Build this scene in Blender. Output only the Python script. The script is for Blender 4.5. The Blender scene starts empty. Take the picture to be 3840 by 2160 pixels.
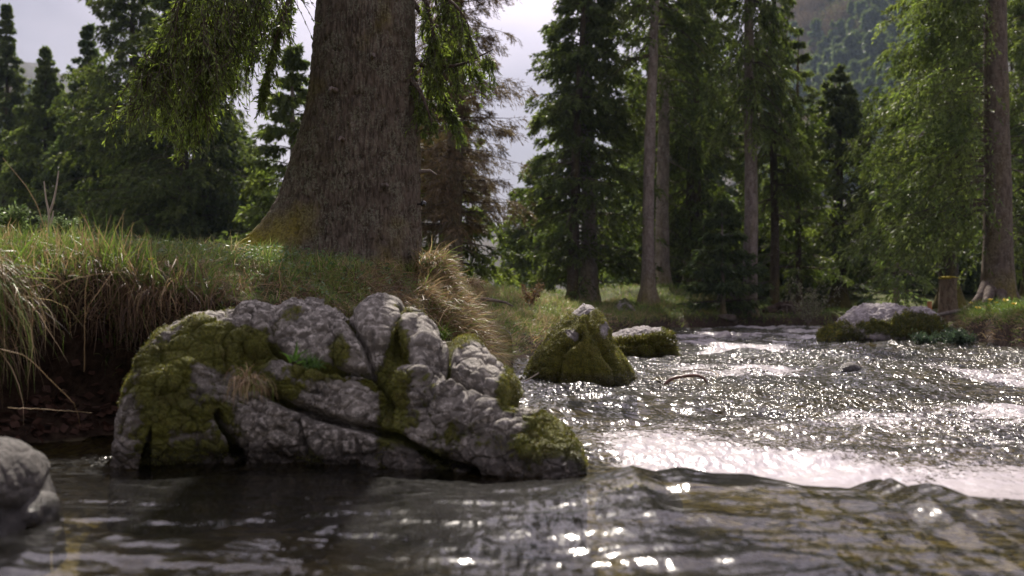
import bpy, math
import numpy as np
from mathutils import Vector

# ---------------------------------------------------------------- camera, sky, sun, exposure
F = 4117.0            # focal length in pixels of the 3840-wide frame
CH = 0.70             # camera height over the water
HY = 1130.0           # pixel row of the horizon
SC = bpy.context.scene
COL = SC.collection
cd = bpy.data.cameras.new('camera')
cam = bpy.data.objects.new('camera', cd); COL.objects.link(cam)
SC.camera = cam
cam.location = (0, 0, CH); cam.rotation_euler = (math.radians(90), 0, 0)
cd.sensor_width = 36.0; cd.lens = 36.0 * F / 3840.0
cd.shift_y = (HY - 1080.0) / 3840.0
cd.clip_start = 0.05; cd.clip_end = 3000
cd.dof.use_dof = True; cd.dof.focus_distance = 8.2; cd.dof.aperture_fstop = 2.2
cd.dof.aperture_blades = 0

SUN_EL = math.radians(47); SUN_AZ = math.radians(-3.5)      # azimuth from +Y towards +X
w = bpy.data.worlds.new('World'); SC.world = w; w.use_nodes = True
nt = w.node_tree; nt.nodes.clear()
N = nt.nodes.new; L = nt.links.new
out = N('ShaderNodeOutputWorld'); bg = N('ShaderNodeBackground'); L(bg.outputs[0], out.inputs[0])
bg.inputs[1].default_value = 0.10
sky = N('ShaderNodeTexSky'); sky.sky_type = 'NISHITA'; sky.sun_disc = False
sky.sun_elevation = SUN_EL; sky.sun_rotation = SUN_AZ; sky.air_density = 1.2; sky.dust_density = 2.0
tc = N('ShaderNodeTexCoord')
mp = N('ShaderNodeMapping'); mp.inputs['Scale'].default_value = (1.0, 1.0, 2.2); L(tc.outputs['Generated'], mp.inputs[0])
n1 = N('ShaderNodeTexNoise'); n1.inputs['Scale'].default_value = 2.6; n1.inputs['Detail'].default_value = 5; n1.inputs['Roughness'].default_value = .5
L(mp.outputs[0], n1.inputs['Vector'])
cr = N('ShaderNodeValToRGB'); L(n1.outputs[0], cr.inputs[0])
cr.color_ramp.elements[0].position = .36; cr.color_ramp.elements[0].color = (3.2, 2.85, 3.6, 1)
cr.color_ramp.elements[1].position = .62; cr.color_ramp.elements[1].color = (5.9, 5.1, 5.75, 1)
# thinner, brighter cloud round the sun
dp = N('ShaderNodeVectorMath'); dp.operation = 'DOT_PRODUCT'; L(tc.outputs['Generated'], dp.inputs[0])
sv = Vector((math.sin(SUN_AZ) * math.cos(SUN_EL), math.cos(SUN_AZ) * math.cos(SUN_EL), math.sin(SUN_EL)))
dp.inputs[1].default_value = sv
mr = N('ShaderNodeMapRange'); mr.inputs['From Min'].default_value = .80; mr.inputs['From Max'].default_value = 1.0
mr.inputs['To Min'].default_value = .9; mr.inputs['To Max'].default_value = 4.2; L(dp.outputs['Value'], mr.inputs[0])
vm = N('ShaderNodeVectorMath'); vm.operation = 'SCALE'; L(cr.outputs[0], vm.inputs[0]); L(mr.outputs[0], vm.inputs['Scale'])
mx = N('ShaderNodeMix'); mx.data_type = 'RGBA'; mx.inputs[0].default_value = .86
L(sky.outputs[0], mx.inputs[6]); L(vm.outputs[0], mx.inputs[7]); L(mx.outputs[2], bg.inputs[0])
sd = bpy.data.lights.new('sun', 'SUN'); sd.energy = 5.0; sd.angle = math.radians(0.6); sd.color = (1.0, .91, .80)
so = bpy.data.objects.new('sun', sd); COL.objects.link(so)
so.rotation_euler = (-sv).to_track_quat('-Z', 'Y').to_euler()
SC.view_settings.view_transform = 'Standard'; SC.view_settings.look = 'None'
SC.view_settings.exposure = 0.4; SC.view_settings.gamma = 1.0
cy = SC.cycles
cy.max_bounces = 6; cy.diffuse_bounces = 2; cy.glossy_bounces = 3; cy.transmission_bounces = 4; cy.volume_bounces = 1
cy.transparent_max_bounces = 4; cy.caustics_reflective = False; cy.caustics_refractive = False
cy.sample_clamp_direct = 0.0; cy.sample_clamp_indirect = 4.0; cy.blur_glossy = 0.3
cy.use_adaptive_sampling = True; cy.adaptive_threshold = 0.015
cy.use_denoising = True; cy.denoiser = 'OPENIMAGEDENOISE'

# ---------------------------------------------------------------- helpers
def RNG(s): return np.random.default_rng(s)
def at(px, py, d): return np.array([(px - 1920.0) / F * d, d, CH + (HY - py) / F * d])
def X(px, d): return (px - 1920.0) / F * d

def _h(ix, iy, iz, seed):
    with np.errstate(over='ignore'):
        n = ix.astype(np.uint32) * np.uint32(374761393) + iy.astype(np.uint32) * np.uint32(668265263) + iz.astype(np.uint32) * np.uint32(2147483647 & 1442695041) + np.uint32(seed * 1013 + 7)
        n = (n ^ (n >> np.uint32(13))) * np.uint32(1274126177)
        n = n ^ (n >> np.uint32(16))
    return n.astype(np.float64) / 4294967295.0

def noise(x, y, z, seed=0):
    """value noise in -1..1"""
    x, y, z = np.broadcast_arrays(np.asarray(x, float), np.asarray(y, float), np.asarray(z, float))
    fx, fy, fz = np.floor(x), np.floor(y), np.floor(z)
    ix, iy, iz = (fx.astype(np.int64) & 0xffffffff), (fy.astype(np.int64) & 0xffffffff), (fz.astype(np.int64) & 0xffffffff)
    u, v, t = x - fx, y - fy, z - fz
    u = u * u * u * (u * (u * 6 - 15) + 10); v = v * v * v * (v * (v * 6 - 15) + 10); t = t * t * t * (t * (t * 6 - 15) + 10)
    r = 0
    for a in (0, 1):
        for b in (0, 1):
            for c in (0, 1):
                hh = _h((ix + a) & 0xffffffff, (iy + b) & 0xffffffff, (iz + c) & 0xffffffff, seed)
                r = r + hh * (u if a else 1 - u) * (v if b else 1 - v) * (t if c else 1 - t)
    return r * 2 - 1

def fbm(x, y, z, octv=4, seed=0, gain=.5, lac=2.03):
    s = 0; a = 1; tot = 0
    for o in range(octv):
        s = s + a * noise(np.asarray(x) * lac ** o + o * 17.1, np.asarray(y) * lac ** o - o * 9.7, np.asarray(z) * lac ** o + o * 3.3, seed + o)
        tot += a; a *= gain
    return s / tot

def worley(x, y, z, seed=0):
    """distance to the nearest two feature points and the nearest cell's random value"""
    fx, fy, fz = np.floor(x), np.floor(y), np.floor(z); F1 = np.full(x.shape, 9.); F2 = np.full(x.shape, 9.); ID = np.zeros(x.shape)
    for a in (-1, 0, 1):
        for b in (-1, 0, 1):
            for c in (-1, 0, 1):
                i, j, k = [((q + w_).astype(np.int64) & 0xffffffff) for q, w_ in ((fx, a), (fy, b), (fz, c))]
                hx, hy_, hz_ = _h(i, j, k, seed), _h(i, j, k, seed + 11), _h(i, j, k, seed + 23)
                d = np.sqrt((fx + a + hx - x) ** 2 + (fy + b + hy_ - y) ** 2 + (fz + c + hz_ - z) ** 2)
                n = d < F1; F2 = np.where(n, F1, np.minimum(F2, d)); ID = np.where(n, _h(i, j, k, seed + 37), ID); F1 = np.where(n, d, F1)
    return F1, F2, ID

def sstep(a, b, x):
    t = np.clip((np.asarray(x, float) - a) / (b - a), 0, 1)
    return t * t * (3 - 2 * t)

def nrm(v): return v / np.maximum(np.linalg.norm(v, axis=-1, keepdims=True), 1e-9)

def tagit(o, label=None, cat=None, group=None, kind=None):
    if label: o['label'] = label
    if cat: o['category'] = cat
    if group: o['group'] = group
    if kind: o['kind'] = kind
    return o

def build(name, parts, mats, parent=None, smooth=True):
    """parts = list of (verts (n,3), faces (m,3|4), material index, colour (n,3)|None, mask (n,)|None)"""
    V = []; LV = []; LS = []; LT = []; MI = []; C = []; K = []; base = 0; ls = 0
    for p in parts:
        v, f, mi = p[0], p[1], p[2]
        c = p[3] if len(p) > 3 else None; k = p[4] if len(p) > 4 else None
        v = np.asarray(v, float).reshape(-1, 3); f = np.asarray(f, np.int64)
        if len(f) == 0: continue
        V.append(v); LV.append((f + base).ravel()); m, q = f.shape
        LS.append(ls + np.arange(m) * q); LT.append(np.full(m, q)); MI.append(np.full(m, mi)); ls += m * q
        C.append(np.ones((len(v), 3)) * .5 if c is None else np.broadcast_to(c, (len(v), 3)))
        K.append(np.zeros(len(v)) if k is None else k)
        base += len(v)
    V = np.concatenate(V); LV = np.concatenate(LV); LS = np.concatenate(LS); LT = np.concatenate(LT); MI = np.concatenate(MI)
    me = bpy.data.meshes.new(name)
    me.vertices.add(len(V)); me.vertices.foreach_set('co', V.astype(np.float32).ravel())
    me.loops.add(len(LV)); me.loops.foreach_set('vertex_index', LV.astype(np.int32))
    me.polygons.add(len(LS)); me.polygons.foreach_set('loop_start', LS.astype(np.int32)); me.polygons.foreach_set('loop_total', LT.astype(np.int32))
    me.polygons.foreach_set('material_index', MI.astype(np.int32))
    me.polygons.foreach_set('use_smooth', np.full(len(LS), smooth))
    me.update(calc_edges=True)
    a = me.color_attributes.new('tint', 'FLOAT_COLOR', 'POINT')
    cc = np.concatenate([np.concatenate(C), np.ones((len(V), 1))], 1); a.data.foreach_set('color', cc.astype(np.float32).ravel())
    b = me.attributes.new('mask', 'FLOAT', 'POINT'); b.data.foreach_set('value', np.concatenate(K).astype(np.float32))
    for m in mats: me.materials.append(m)
    o = bpy.data.objects.new(name, me); COL.objects.link(o)
    if parent is not None: o.parent = parent
    return o

def empty(name, loc):
    o = bpy.data.objects.new(name, None); COL.objects.link(o); o.location = loc; o.empty_display_size = .2; return o

def grid_faces(nu, nv, wrap=False):
    i = np.arange(nu - 1)[:, None]; j = np.arange(nv if wrap else nv - 1)[None, :]
    j2 = (j + 1) % nv
    return np.stack([i * nv + j, i * nv + j2, (i + 1) * nv + j2, (i + 1) * nv + j], -1).reshape(-1, 4)

def tubes(P, R, k=5):
    """P (n,m,3) polylines, R (n,m) radii -> verts, quads"""
    P = np.asarray(P, float); R = np.asarray(R, float)
    if P.ndim == 2: P = P[None]; R = R[None]
    n, m, _ = P.shape
    T = np.gradient(P, axis=1) if m > 1 else P
    T = nrm(T)
    ref = np.where(np.abs(T[..., 2:3]) > .9, np.array([1., 0, 0]), np.array([0, 0, 1.]))
    A = nrm(np.cross(T, ref)); B = np.cross(T, A)
    th = np.arange(k) / k * 2 * np.pi
    ring = A[:, :, None, :] * np.cos(th)[None, None, :, None] + B[:, :, None, :] * np.sin(th)[None, None, :, None]
    V = P[:, :, None, :] + ring * R[:, :, None, None]
    f = grid_faces(m, k, True)[None] + (np.arange(n) * m * k)[:, None, None]
    return V.reshape(-1, 3), f.reshape(-1, 4)

def leaves(P, D, Ln, W, rng, up=None):
    n = len(P); D = nrm(D)
    S = nrm(np.cross(D, nrm(rng.normal(size=(n, 3)) + (0 if up is None else up))))
    Ln = np.broadcast_to(Ln, (n,))[:, None]; W = np.broadcast_to(W, (n,))[:, None]
    V = np.stack([P, P + D * Ln * .45 + S * W * .5, P + D * Ln, P + D * Ln * .55 - S * W * .5], 1)
    return V.reshape(-1, 3), np.arange(n * 4).reshape(n, 4)

def blades(P, D, Ln, W, bend, col, rng, seg=4, wig=.19):
    """grass blades: roots P, start direction D, gravity bend"""
    n = len(P); d = nrm(D); p = P.copy(); S = nrm(np.cross(d, rng.normal(size=(n, 3))))
    Ln = np.broadcast_to(Ln, (n,)); W = np.broadcast_to(W, (n,)); bend = np.broadcast_to(bend, (n,))
    pts = []
    for k in range(seg + 1):
        wk = W * (1 - (k / seg) ** 1.6) * .5 + .0004
        pts.append(p - S * wk[:, None]); pts.append(p + S * wk[:, None])
        p = p + d * (Ln / seg)[:, None]
        d = nrm(d + np.array([0, 0, -1.]) * (bend / seg)[:, None] + rng.normal(size=(n, 3)) * wig)
    V = np.stack(pts, 1).reshape(-1, 3)
    f = np.array([[2 * k, 2 * k + 1, 2 * k + 3, 2 * k + 2] for k in range(seg)])
    Fc = (f[None] + (np.arange(n) * 2 * (seg + 1))[:, None, None]).reshape(-1, 4)
    return V, Fc, np.repeat(col, 2 * (seg + 1), axis=0)

def pick(rng, n, cols, p=None, jit=.25):
    c = np.array(cols)[rng.choice(len(cols), n, p=p)]
    return c * (1 + jit * rng.normal(size=(n, 1))).clip(.4, 1.8)

# ---------------------------------------------------------------- materials
def mat(name):
    m = bpy.data.materials.new(name); m.use_nodes = True; t = m.node_tree; t.nodes.clear()
    o = t.nodes.new('ShaderNodeOutputMaterial'); p = t.nodes.new('ShaderNodeBsdfPrincipled'); t.links.new(p.outputs[0], o.inputs[0])
    return m, t, p, o

def tnoise(t, scale, detail=4, rough=.55, sc3=None, obj=True):
    c = t.nodes.new('ShaderNodeTexCoord'); n = t.nodes.new('ShaderNodeTexNoise')
    n.inputs['Scale'].default_value = scale; n.inputs['Detail'].default_value = detail; n.inputs['Roughness'].default_value = rough
    if sc3:
        m = t.nodes.new('ShaderNodeMapping'); m.inputs['Scale'].default_value = sc3; t.links.new(c.outputs['Object'], m.inputs[0]); t.links.new(m.outputs[0], n.inputs['Vector'])
    else: t.links.new(c.outputs['Object'], n.inputs['Vector'])
    return n.outputs[0]

def ramp(t, src, stops):
    r = t.nodes.new('ShaderNodeValToRGB'); t.links.new(src, r.inputs[0]); e = r.color_ramp.elements
    while len(e) < len(stops): e.new(.5)
    for i, (p, c) in enumerate(stops):
        e[i].position = p; e[i].color = (c, c, c, 1) if isinstance(c, (int, float)) else (*c, 1)
    return r.outputs[0]

def mixc(t, fac, a, b, mode='MIX'):
    m = t.nodes.new('ShaderNodeMix'); m.data_type = 'RGBA'; m.blend_type = mode
    for s, v in ((0, fac), (6, a), (7, b)):
        if hasattr(v, 'default_value') or hasattr(v, 'links'): t.links.new(v, m.inputs[s])
        else: m.inputs[s].default_value = v if s == 0 else (*v, 1)
    return m.outputs[2]

def bump(t, p, src, strength, dist):
    b = t.nodes.new('ShaderNodeBump'); b.inputs['Strength'].default_value = strength; b.inputs['Distance'].default_value = dist
    t.links.new(src, b.inputs['Height']); t.links.new(b.outputs[0], p.inputs['Normal']); return b

def attr(t, name, out='Fac'):
    a = t.nodes.new('ShaderNodeAttribute'); a.attribute_name = name; return a.outputs[out]

def math_(t, op, a, b):
    m = t.nodes.new('ShaderNodeMath'); m.operation = op
    for i, v in enumerate((a, b)):
        if isinstance(v, (int, float)): m.inputs[i].default_value = v
        else: t.links.new(v, m.inputs[i])
    return m.outputs[0]

def leaf_mat(name, base, var, trans=.4, rough=.5, tint=True, spec=.35, rnd=.35):
    """thin foliage: lets part of the light through"""
    m, t, p, o = mat(name)
    n = tnoise(t, 1.3, 4)
    c = mixc(t, ramp(t, n, [(.35, 0.), (.65, 1.)]), base, var)
    oi = t.nodes.new('ShaderNodeObjectInfo')
    hs = t.nodes.new('ShaderNodeHueSaturation'); t.links.new(c, hs.inputs['Color'])
    v = t.nodes.new('ShaderNodeMapRange'); v.inputs['To Min'].default_value = 1 - rnd * .5; v.inputs['To Max'].default_value = 1 + rnd * .5
    t.links.new(oi.outputs['Random'], v.inputs[0]); t.links.new(v.outputs[0], hs.inputs['Value'])
    c = hs.outputs[0]
    if tint:
        c = mixc(t, 1.0, c, attr(t, 'tint', 'Color'), 'MULTIPLY')
        sc = t.nodes.new('ShaderNodeVectorMath'); sc.operation = 'SCALE'; sc.inputs['Scale'].default_value = 2.0; t.links.new(c, sc.inputs[0]); c = sc.outputs[0]
    t.links.new(c, p.inputs['Base Color']); p.inputs['Roughness'].default_value = rough; p.inputs['Specular IOR Level'].default_value = spec
    tr = t.nodes.new('ShaderNodeBsdfTranslucent')
    g = mixc(t, 1.0, c, (1.35, 1.5, .62), 'MULTIPLY'); t.links.new(g, tr.inputs[0])
    ms = t.nodes.new('ShaderNodeMixShader'); ms.inputs[0].default_value = trans
    t.links.new(p.outputs[0], ms.inputs[1]); t.links.new(tr.outputs[0], ms.inputs[2]); t.links.new(ms.outputs[0], o.inputs[0])
    return m

NEEDLE = leaf_mat('spruce_needles', (.080, .110, .042), (.150, .172, .066), .52, rough=.5, spec=.3)
NEEDLE_B = leaf_mat('blue_green_needles', (.078, .112, .064), (.135, .165, .082), .52, rough=.5, spec=.3)
NEEDLE_N = leaf_mat('near_spruce_needles', (.088, .122, .034), (.160, .195, .056), .5, rough=.36, spec=.5)
DEADN = leaf_mat('dry_brown_needles', (.105, .068, .045), (.165, .118, .082), .30)
BARE = leaf_mat('bare_twig_crown', (.13, .085, .075), (.20, .135, .115), .2)
YELG = leaf_mat('young_leaf_crown', (.13, .16, .05), (.2, .22, .07), .4)
GRASS, t_, p_, o_ = mat('grass_blades')
c_ = attr(t_, 'tint', 'Color'); t_.links.new(c_, p_.inputs['Base Color']); p_.inputs['Roughness'].default_value = .42; p_.inputs['Specular IOR Level'].default_value = .4
tr_ = t_.nodes.new('ShaderNodeBsdfTranslucent'); t_.links.new(c_, tr_.inputs[0]); ms_ = t_.nodes.new('ShaderNodeMixShader'); ms_.inputs[0].default_value = .45
t_.links.new(p_.outputs[0], ms_.inputs[1]); t_.links.new(tr_.outputs[0], ms_.inputs[2]); t_.links.new(ms_.outputs[0], o_.inputs[0])

def bark_mat(name, dark, light, lichen, stretch=(1, 1, .38), scale=26, bstr=.7, bd=.03, mossy=True):
    m, t, p, o = mat(name)
    a = tnoise(t, scale, 6, .65, stretch); b = tnoise(t, 7, 5, .6); c = tnoise(t, scale * 2.2, 3, .6)
    col = mixc(t, ramp(t, a, [(.38, 0.), (.62, 1.)]), dark, light)
    col = mixc(t, ramp(t, math_(t, 'MULTIPLY', b, ramp(t, c, [(.4, .5), (.6, 1.15)])), [(.46, 0.), (.6, .65)]), col, lichen)
    if mossy: col = mixc(t, attr(t, 'mask'), col, mixc(t, ramp(t, c, [(.3, 0.), (.7, 1.)]), (.10, .09, .012), (.36, .30, .022)))
    t.links.new(col, p.inputs['Base Color']); p.inputs['Roughness'].default_value = .85; p.inputs['Specular IOR Level'].default_value = .2
    bump(t, p, a, bstr, bd)
    return m
BARK = bark_mat('rough_spruce_bark', (.060, .047, .034), (.160, .128, .098), (.21, .215, .155), scale=26)
BARK_G = bark_mat('grey_trunk_bark', (.14, .11, .097), (.28, .23, .205), (.33, .30, .28), scale=10, bd=.04)
BARK_D = bark_mat('dark_trunk_bark', (.030, .021, .016), (.075, .055, .043), (.10, .095, .08), scale=10, bd=.04)
BARK_R = bark_mat('brown_trunk_bark', (.075, .055, .045), (.17, .13, .11), (.20, .17, .15), scale=11, bd=.04)
TWIG = bark_mat('branch_bark', (.045, .030, .022), (.10, .072, .055), (.15, .14, .11), scale=30, bd=.01)
DTWIG = bark_mat('dead_branch_bark', (.12, .09, .075), (.22, .18, .155), (.25, .24, .22), scale=30, bd=.01)

def rock_mat(name, a, b, c, moss1=(.028, .036, .006), moss2=(.095, .105, .014), fine=34):
    m, t, p, o = mat(name)
    n1 = tnoise(t, 5, 6, .6); n2 = tnoise(t, fine, 6, .7); n3 = tnoise(t, 95, 3, .6); n4 = tnoise(t, 11, 5, .7)
    col = mixc(t, ramp(t, n1, [(.35, 0.), (.65, 1.)]), a, b)
    col = mixc(t, ramp(t, n2, [(.50, 0.), (.60, .9)]), col, c)
    col = mixc(t, ramp(t, n4, [(.56, 0.), (.68, .75)]), col, tuple(x * .32 for x in a))
    mk = attr(t, 'mask')
    f = ramp(t, math_(t, 'ADD', mk, math_(t, 'MULTIPLY', math_(t, 'SUBTRACT', n2, .5), 1.3)), [(.42, 0.), (.56, 1.)])
    mo = mixc(t, ramp(t, math_(t, 'ADD', math_(t, 'MULTIPLY', n3, .6), math_(t, 'MULTIPLY', n1, .4)), [(.38, 0.), (.66, 1.)]), moss1, moss2)
    mo = mixc(t, ramp(t, n4, [(.5, 0.), (.75, .7)]), mo, (.085, .062, .018))
    col = mixc(t, f, col, mo)
    # wet band by the waterline
    g = t.nodes.new('ShaderNodeNewGeometry'); s = t.nodes.new('ShaderNodeSeparateXYZ'); t.links.new(g.outputs['Position'], s.inputs[0])
    z = math_(t, 'ADD', s.outputs[2], math_(t, 'MULTIPLY', n1, -.12))
    wet = ramp(t, z, [(.0, 1.), (.06, 0.)])
    col = mixc(t, wet, col, mixc(t, 1., col, (.35, .33, .32), 'MULTIPLY'))
    t.links.new(col, p.inputs['Base Color'])
    r = t.nodes.new('ShaderNodeMapRange'); t.links.new(wet, r.inputs[0]); r.inputs['To Min'].default_value = .78; r.inputs['To Max'].default_value = .18; t.links.new(r.outputs[0], p.inputs['Roughness'])
    h = math_(t, 'ADD', math_(t, 'ADD', math_(t, 'MULTIPLY', n2, 1.0), math_(t, 'MULTIPLY', tnoise(t, 150, 3, .7), .35)), math_(t, 'MULTIPLY', math_(t, 'MULTIPLY', n3, f), .9))
    bump(t, p, h, .9, .018)
    return m
ROCK = rock_mat('pale_limestone', (.11, .098, .078), (.275, .25, .21), (.55, .51, .445), (.075, .085, .012), (.19, .19, .026))
ROCK_C = rock_mat('grey_river_stone', (.05, .045, .038), (.09, .08, .07), (.16, .145, .125))
ROCK_F = rock_mat('far_limestone', (.23, .205, .205), (.33, .295, .29), (.44, .40, .40), fine=14)
ROCK_D = rock_mat('dark_wet_stone', (.07, .055, .045), (.11, .09, .075), (.15, .13, .11))
ROCK_M = rock_mat('mossed_limestone', (.20, .18, .17), (.28, .25, .24), (.36, .33, .32), (.050, .058, .006), (.24, .22, .018), fine=22)

# ground
GROUND, t, p, o = mat('bank_earth_and_bed')
n1 = tnoise(t, 1.2, 5, .6); n2 = tnoise(t, 14, 5, .65); n3 = tnoise(t, 3.5, 5, .6)
g = t.nodes.new('ShaderNodeNewGeometry'); s = t.nodes.new('ShaderNodeSeparateXYZ'); t.links.new(g.outputs['Position'], s.inputs[0])
sn = t.nodes.new('ShaderNodeSeparateXYZ'); t.links.new(g.outputs['Normal'], sn.inputs[0])
earth = mixc(t, ramp(t, n2, [(.35, 0.), (.65, 1.)]), (.022, .013, .008), (.065, .042, .027))
turf = mixc(t, ramp(t, n3, [(.35, 0.), (.65, 1.)]), (.045, .062, .016), (.105, .115, .032))
turf = mixc(t, ramp(t, n2, [(.5, 0.), (.7, .6)]), turf, (.12, .09, .045))
flat = math_(t, 'MULTIPLY', ramp(t, sn.outputs[2], [(.62, 0.), (.85, 1.)]), ramp(t, s.outputs[2], [(.24, 0.), (.38, 1.)]))
col = mixc(t, flat, earth, turf)
vo = t.nodes.new('ShaderNodeTexVoronoi'); vo.inputs['Scale'].default_value = 9; tcc = t.nodes.new('ShaderNodeTexCoord'); t.links.new(tcc.outputs['Object'], vo.inputs['Vector'])
bed = mixc(t, ramp(t, n2, [(.35, 0.), (.65, 1.)]), (.12, .10, .055), (.26, .22, .125))
vbw = t.nodes.new('ShaderNodeRGBToBW'); t.links.new(vo.outputs['Color'], vbw.inputs[0])
bed = mixc(t, .7, bed, mixc(t, 1., bed, ramp(t, vbw.outputs[0], [(.2, .3), (.8, 1.4)]), 'MULTIPLY'))
col = mixc(t, ramp(t, s.outputs[2], [(.0, 0.), (.03, 1.)]), bed, col)
t.links.new(col, p.inputs['Base Color']); p.inputs['Roughness'].default_value = .9; p.inputs['Specular IOR Level'].default_value = .15
bump(t, p, n2, .8, .05)

# water
WATER, t, p, o = mat('river_water')
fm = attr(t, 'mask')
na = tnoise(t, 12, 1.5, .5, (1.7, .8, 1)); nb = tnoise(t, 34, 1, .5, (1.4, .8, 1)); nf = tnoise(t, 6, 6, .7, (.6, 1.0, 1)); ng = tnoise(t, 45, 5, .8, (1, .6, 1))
froth_glitter = ramp(t, math_(t, 'ADD', math_(t, 'MULTIPLY', fm, .50), math_(t, 'ADD', math_(t, 'MULTIPLY', nf, .40), math_(t, 'MULTIPLY', ng, .75))), [(.90, 0.), (1.06, 1.)])  # white water at the drop, plus sun glitter painted in as pale colour
rfn = attr(t, 'tint', 'Color'); sx_ = t.nodes.new('ShaderNodeSeparateColor'); t.links.new(rfn, sx_.inputs[0]); rough_ = sx_.outputs[0]
gl = t.nodes.new('ShaderNodeBsdfGlossy'); rf = t.nodes.new('ShaderNodeBsdfTransparent')
rr_ = math_(t, 'ADD', math_(t, 'MULTIPLY', rough_, .01), .145)
t.links.new(rr_, gl.inputs['Roughness']); rf.inputs['Color'].default_value = (.60, .57, .36, 1)
fr = t.nodes.new('ShaderNodeFresnel'); fr.inputs['IOR'].default_value = 1.33
bp = t.nodes.new('ShaderNodeBump'); bp.inputs['Distance'].default_value = .062
t.links.new(math_(t, 'ADD', math_(t, 'MULTIPLY', rough_, .95), .03), bp.inputs['Strength'])
h_ = math_(t, 'ADD', na, math_(t, 'MULTIPLY', nb, .25)); t.links.new(h_, bp.inputs['Height'])
for q in (gl, fr): t.links.new(bp.outputs[0], q.inputs['Normal'])
mw = t.nodes.new('ShaderNodeMixShader'); t.links.new(fr.outputs[0], mw.inputs[0]); t.links.new(rf.outputs[0], mw.inputs[1]); t.links.new(gl.outputs[0], mw.inputs[2])
p.inputs['Base Color'].default_value = (.46, .42, .43, 1); p.inputs['Roughness'].default_value = .3; t.links.new(bp.outputs[0], p.inputs['Normal'])  # pinkish white, shared by the white water and the painted glitter
mf = t.nodes.new('ShaderNodeMixShader'); t.links.new(froth_glitter, mf.inputs[0]); t.links.new(mw.outputs[0], mf.inputs[1]); t.links.new(p.outputs[0], mf.inputs[2])
t.links.new(mf.outputs[0], o.inputs[0])

def plain(name, a, b, scale=20, rough=.6, bstr=.4, bd=.005, spec=.3):
    m, t, p, o = mat(name); n = tnoise(t, scale, 5, .6)
    t.links.new(mixc(t, ramp(t, n, [(.35, 0.), (.65, 1.)]), a, b), p.inputs['Base Color']); p.inputs['Roughness'].default_value = rough
    p.inputs['Specular IOR Level'].default_value = spec; bump(t, p, n, bstr, bd); return m
HILLM = plain('hill_forest_floor', (.022, .02, .016), (.045, .036, .028), .06, .95)
WOODR = plain('wet_red_wood', (.10, .045, .03), (.22, .11, .075), 30, .3, spec=.5)
WOODP = plain('pale_dry_wood', (.28, .23, .18), (.42, .36, .29), 30, .6)
WOODG = plain('weathered_log', (.10, .075, .06), (.22, .18, .15), 12, .8)
LEAFD = plain('fallen_leaf', (.05, .024, .015), (.10, .05, .032), 25, .7)
YEL = plain('yellow_petals', (.70, .50, .02), (.85, .66, .04), 40, .5)
WHT = plain('white_petals', (.70, .68, .66), (.8, .79, .78), 40, .5)
BLK = plain('glossy_black', (.01, .01, .01), (.02, .02, .02), 40, .12, spec=.8)
ORG = plain('orange_brown_wood', (.35, .15, .05), (.45, .21, .08), 20, .7)
CUTM = plain('yellow_moss', (.30, .22, .015), (.42, .34, .03), 30, .9, .8, .02)

# ---------------------------------------------------------------- ground and river
RIV = np.array([(-3.6, -4), (-3.3, 3.2), (-2.55, 4.45), (-2.15, 5.25), (-1.9, 5.55), (-1.2, 5.6), (-.6, 6.2), (-.3, 7.2), (-.10, 8.5), (.0, 10.6), (.05, 12.2), (.35, 14.2), (.9, 17), (2.1, 22), (3.9, 26.5),
                (6, 28.6), (8.4, 29.5), (10.5, 30.5), (11, 28), (9.6, 24), (8.2, 20.5), (7.5, 18.3), (7.15, 15.5), (7.6, 10), (8.5, 3), (9.5, -4)], float)
def sdf(x, y):
    x = np.asarray(x, float); y = np.asarray(y, float); sh = np.broadcast(x, y).shape
    x = np.broadcast_to(x, sh).ravel(); y = np.broadcast_to(y, sh).ravel()
    d2 = np.full(x.shape, 1e18); ins = np.zeros(x.shape, bool); n = len(RIV)
    for i in range(n):
        a = RIV[i]; b = RIV[(i + 1) % n]; e = b - a; L2 = e @ e
        t = np.clip(((x - a[0]) * e[0] + (y - a[1]) * e[1]) / L2, 0, 1)
        d2 = np.minimum(d2, (x - a[0] - t * e[0]) ** 2 + (y - a[1] - t * e[1]) ** 2)
        c = (a[1] > y) != (b[1] > y)
        with np.errstate(divide='ignore', invalid='ignore'):
            xi = a[0] + (y - a[1]) / (b[1] - a[1] + 1e-12) * (b[0] - a[0])
        ins ^= c & (x < xi)
    return (np.sqrt(d2) * np.where(ins, -1, 1)).reshape(sh)

CP = [(0, 4.7, .90), (0, 6, .97), (400, 5.4, .93), (400, 7, 1.0), (800, 5.8, .88), (900, 8, 1.03), (1150, 5.9, .72), (1400, 6.4, .74), (1250, 7.5, .98), (1100, 9, 1.02),
      (1400, 8.3, .95), (1560, 8.4, .93), (1500, 7.2, .78), (1630, 8.6, 1.10), (1680, 8.9, 1.0), (1725, 9.2, .88), (1650, 7.6, .55), (1780, 9.6, .62), (1850, 10.5, .50), (1870, 12, .56), (1980, 13.5, .42), (1940, 15, .58),
      (1850, 20, .86), (2050, 20, .76), (2100, 16.5, .40), (2250, 20, .42), (2200, 28, .58), (2430, 26, .46), (2300, 30, .60), (2430, 31, .72), (2500, 34, 1.20), (2570, 34, .98), (2800, 30, .34), (2800, 34, .48),
      (3000, 33, .36), (3200, 34, .3), (3400, 30, .3), (3500, 23, .46), (3560, 25, .52), (3740, 24, .66), (3700, 20, .60), (3840, 18, .58), (3600, 19, .5), (3840, 16, .56), (4300, 14, .6), (4300, 30, .8),
      (1000, 20, 1.0), (0, 20, 1.0), (-600, 30, 1.1), (1500, 30, 1.0), (2500, 50, 1.2), (3800, 50, 1.2), (-800, 6, 1.0), (600, 50, 1.1)]
CPX = np.array([(X(a, d), d, z) for a, d, z in CP])
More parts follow.
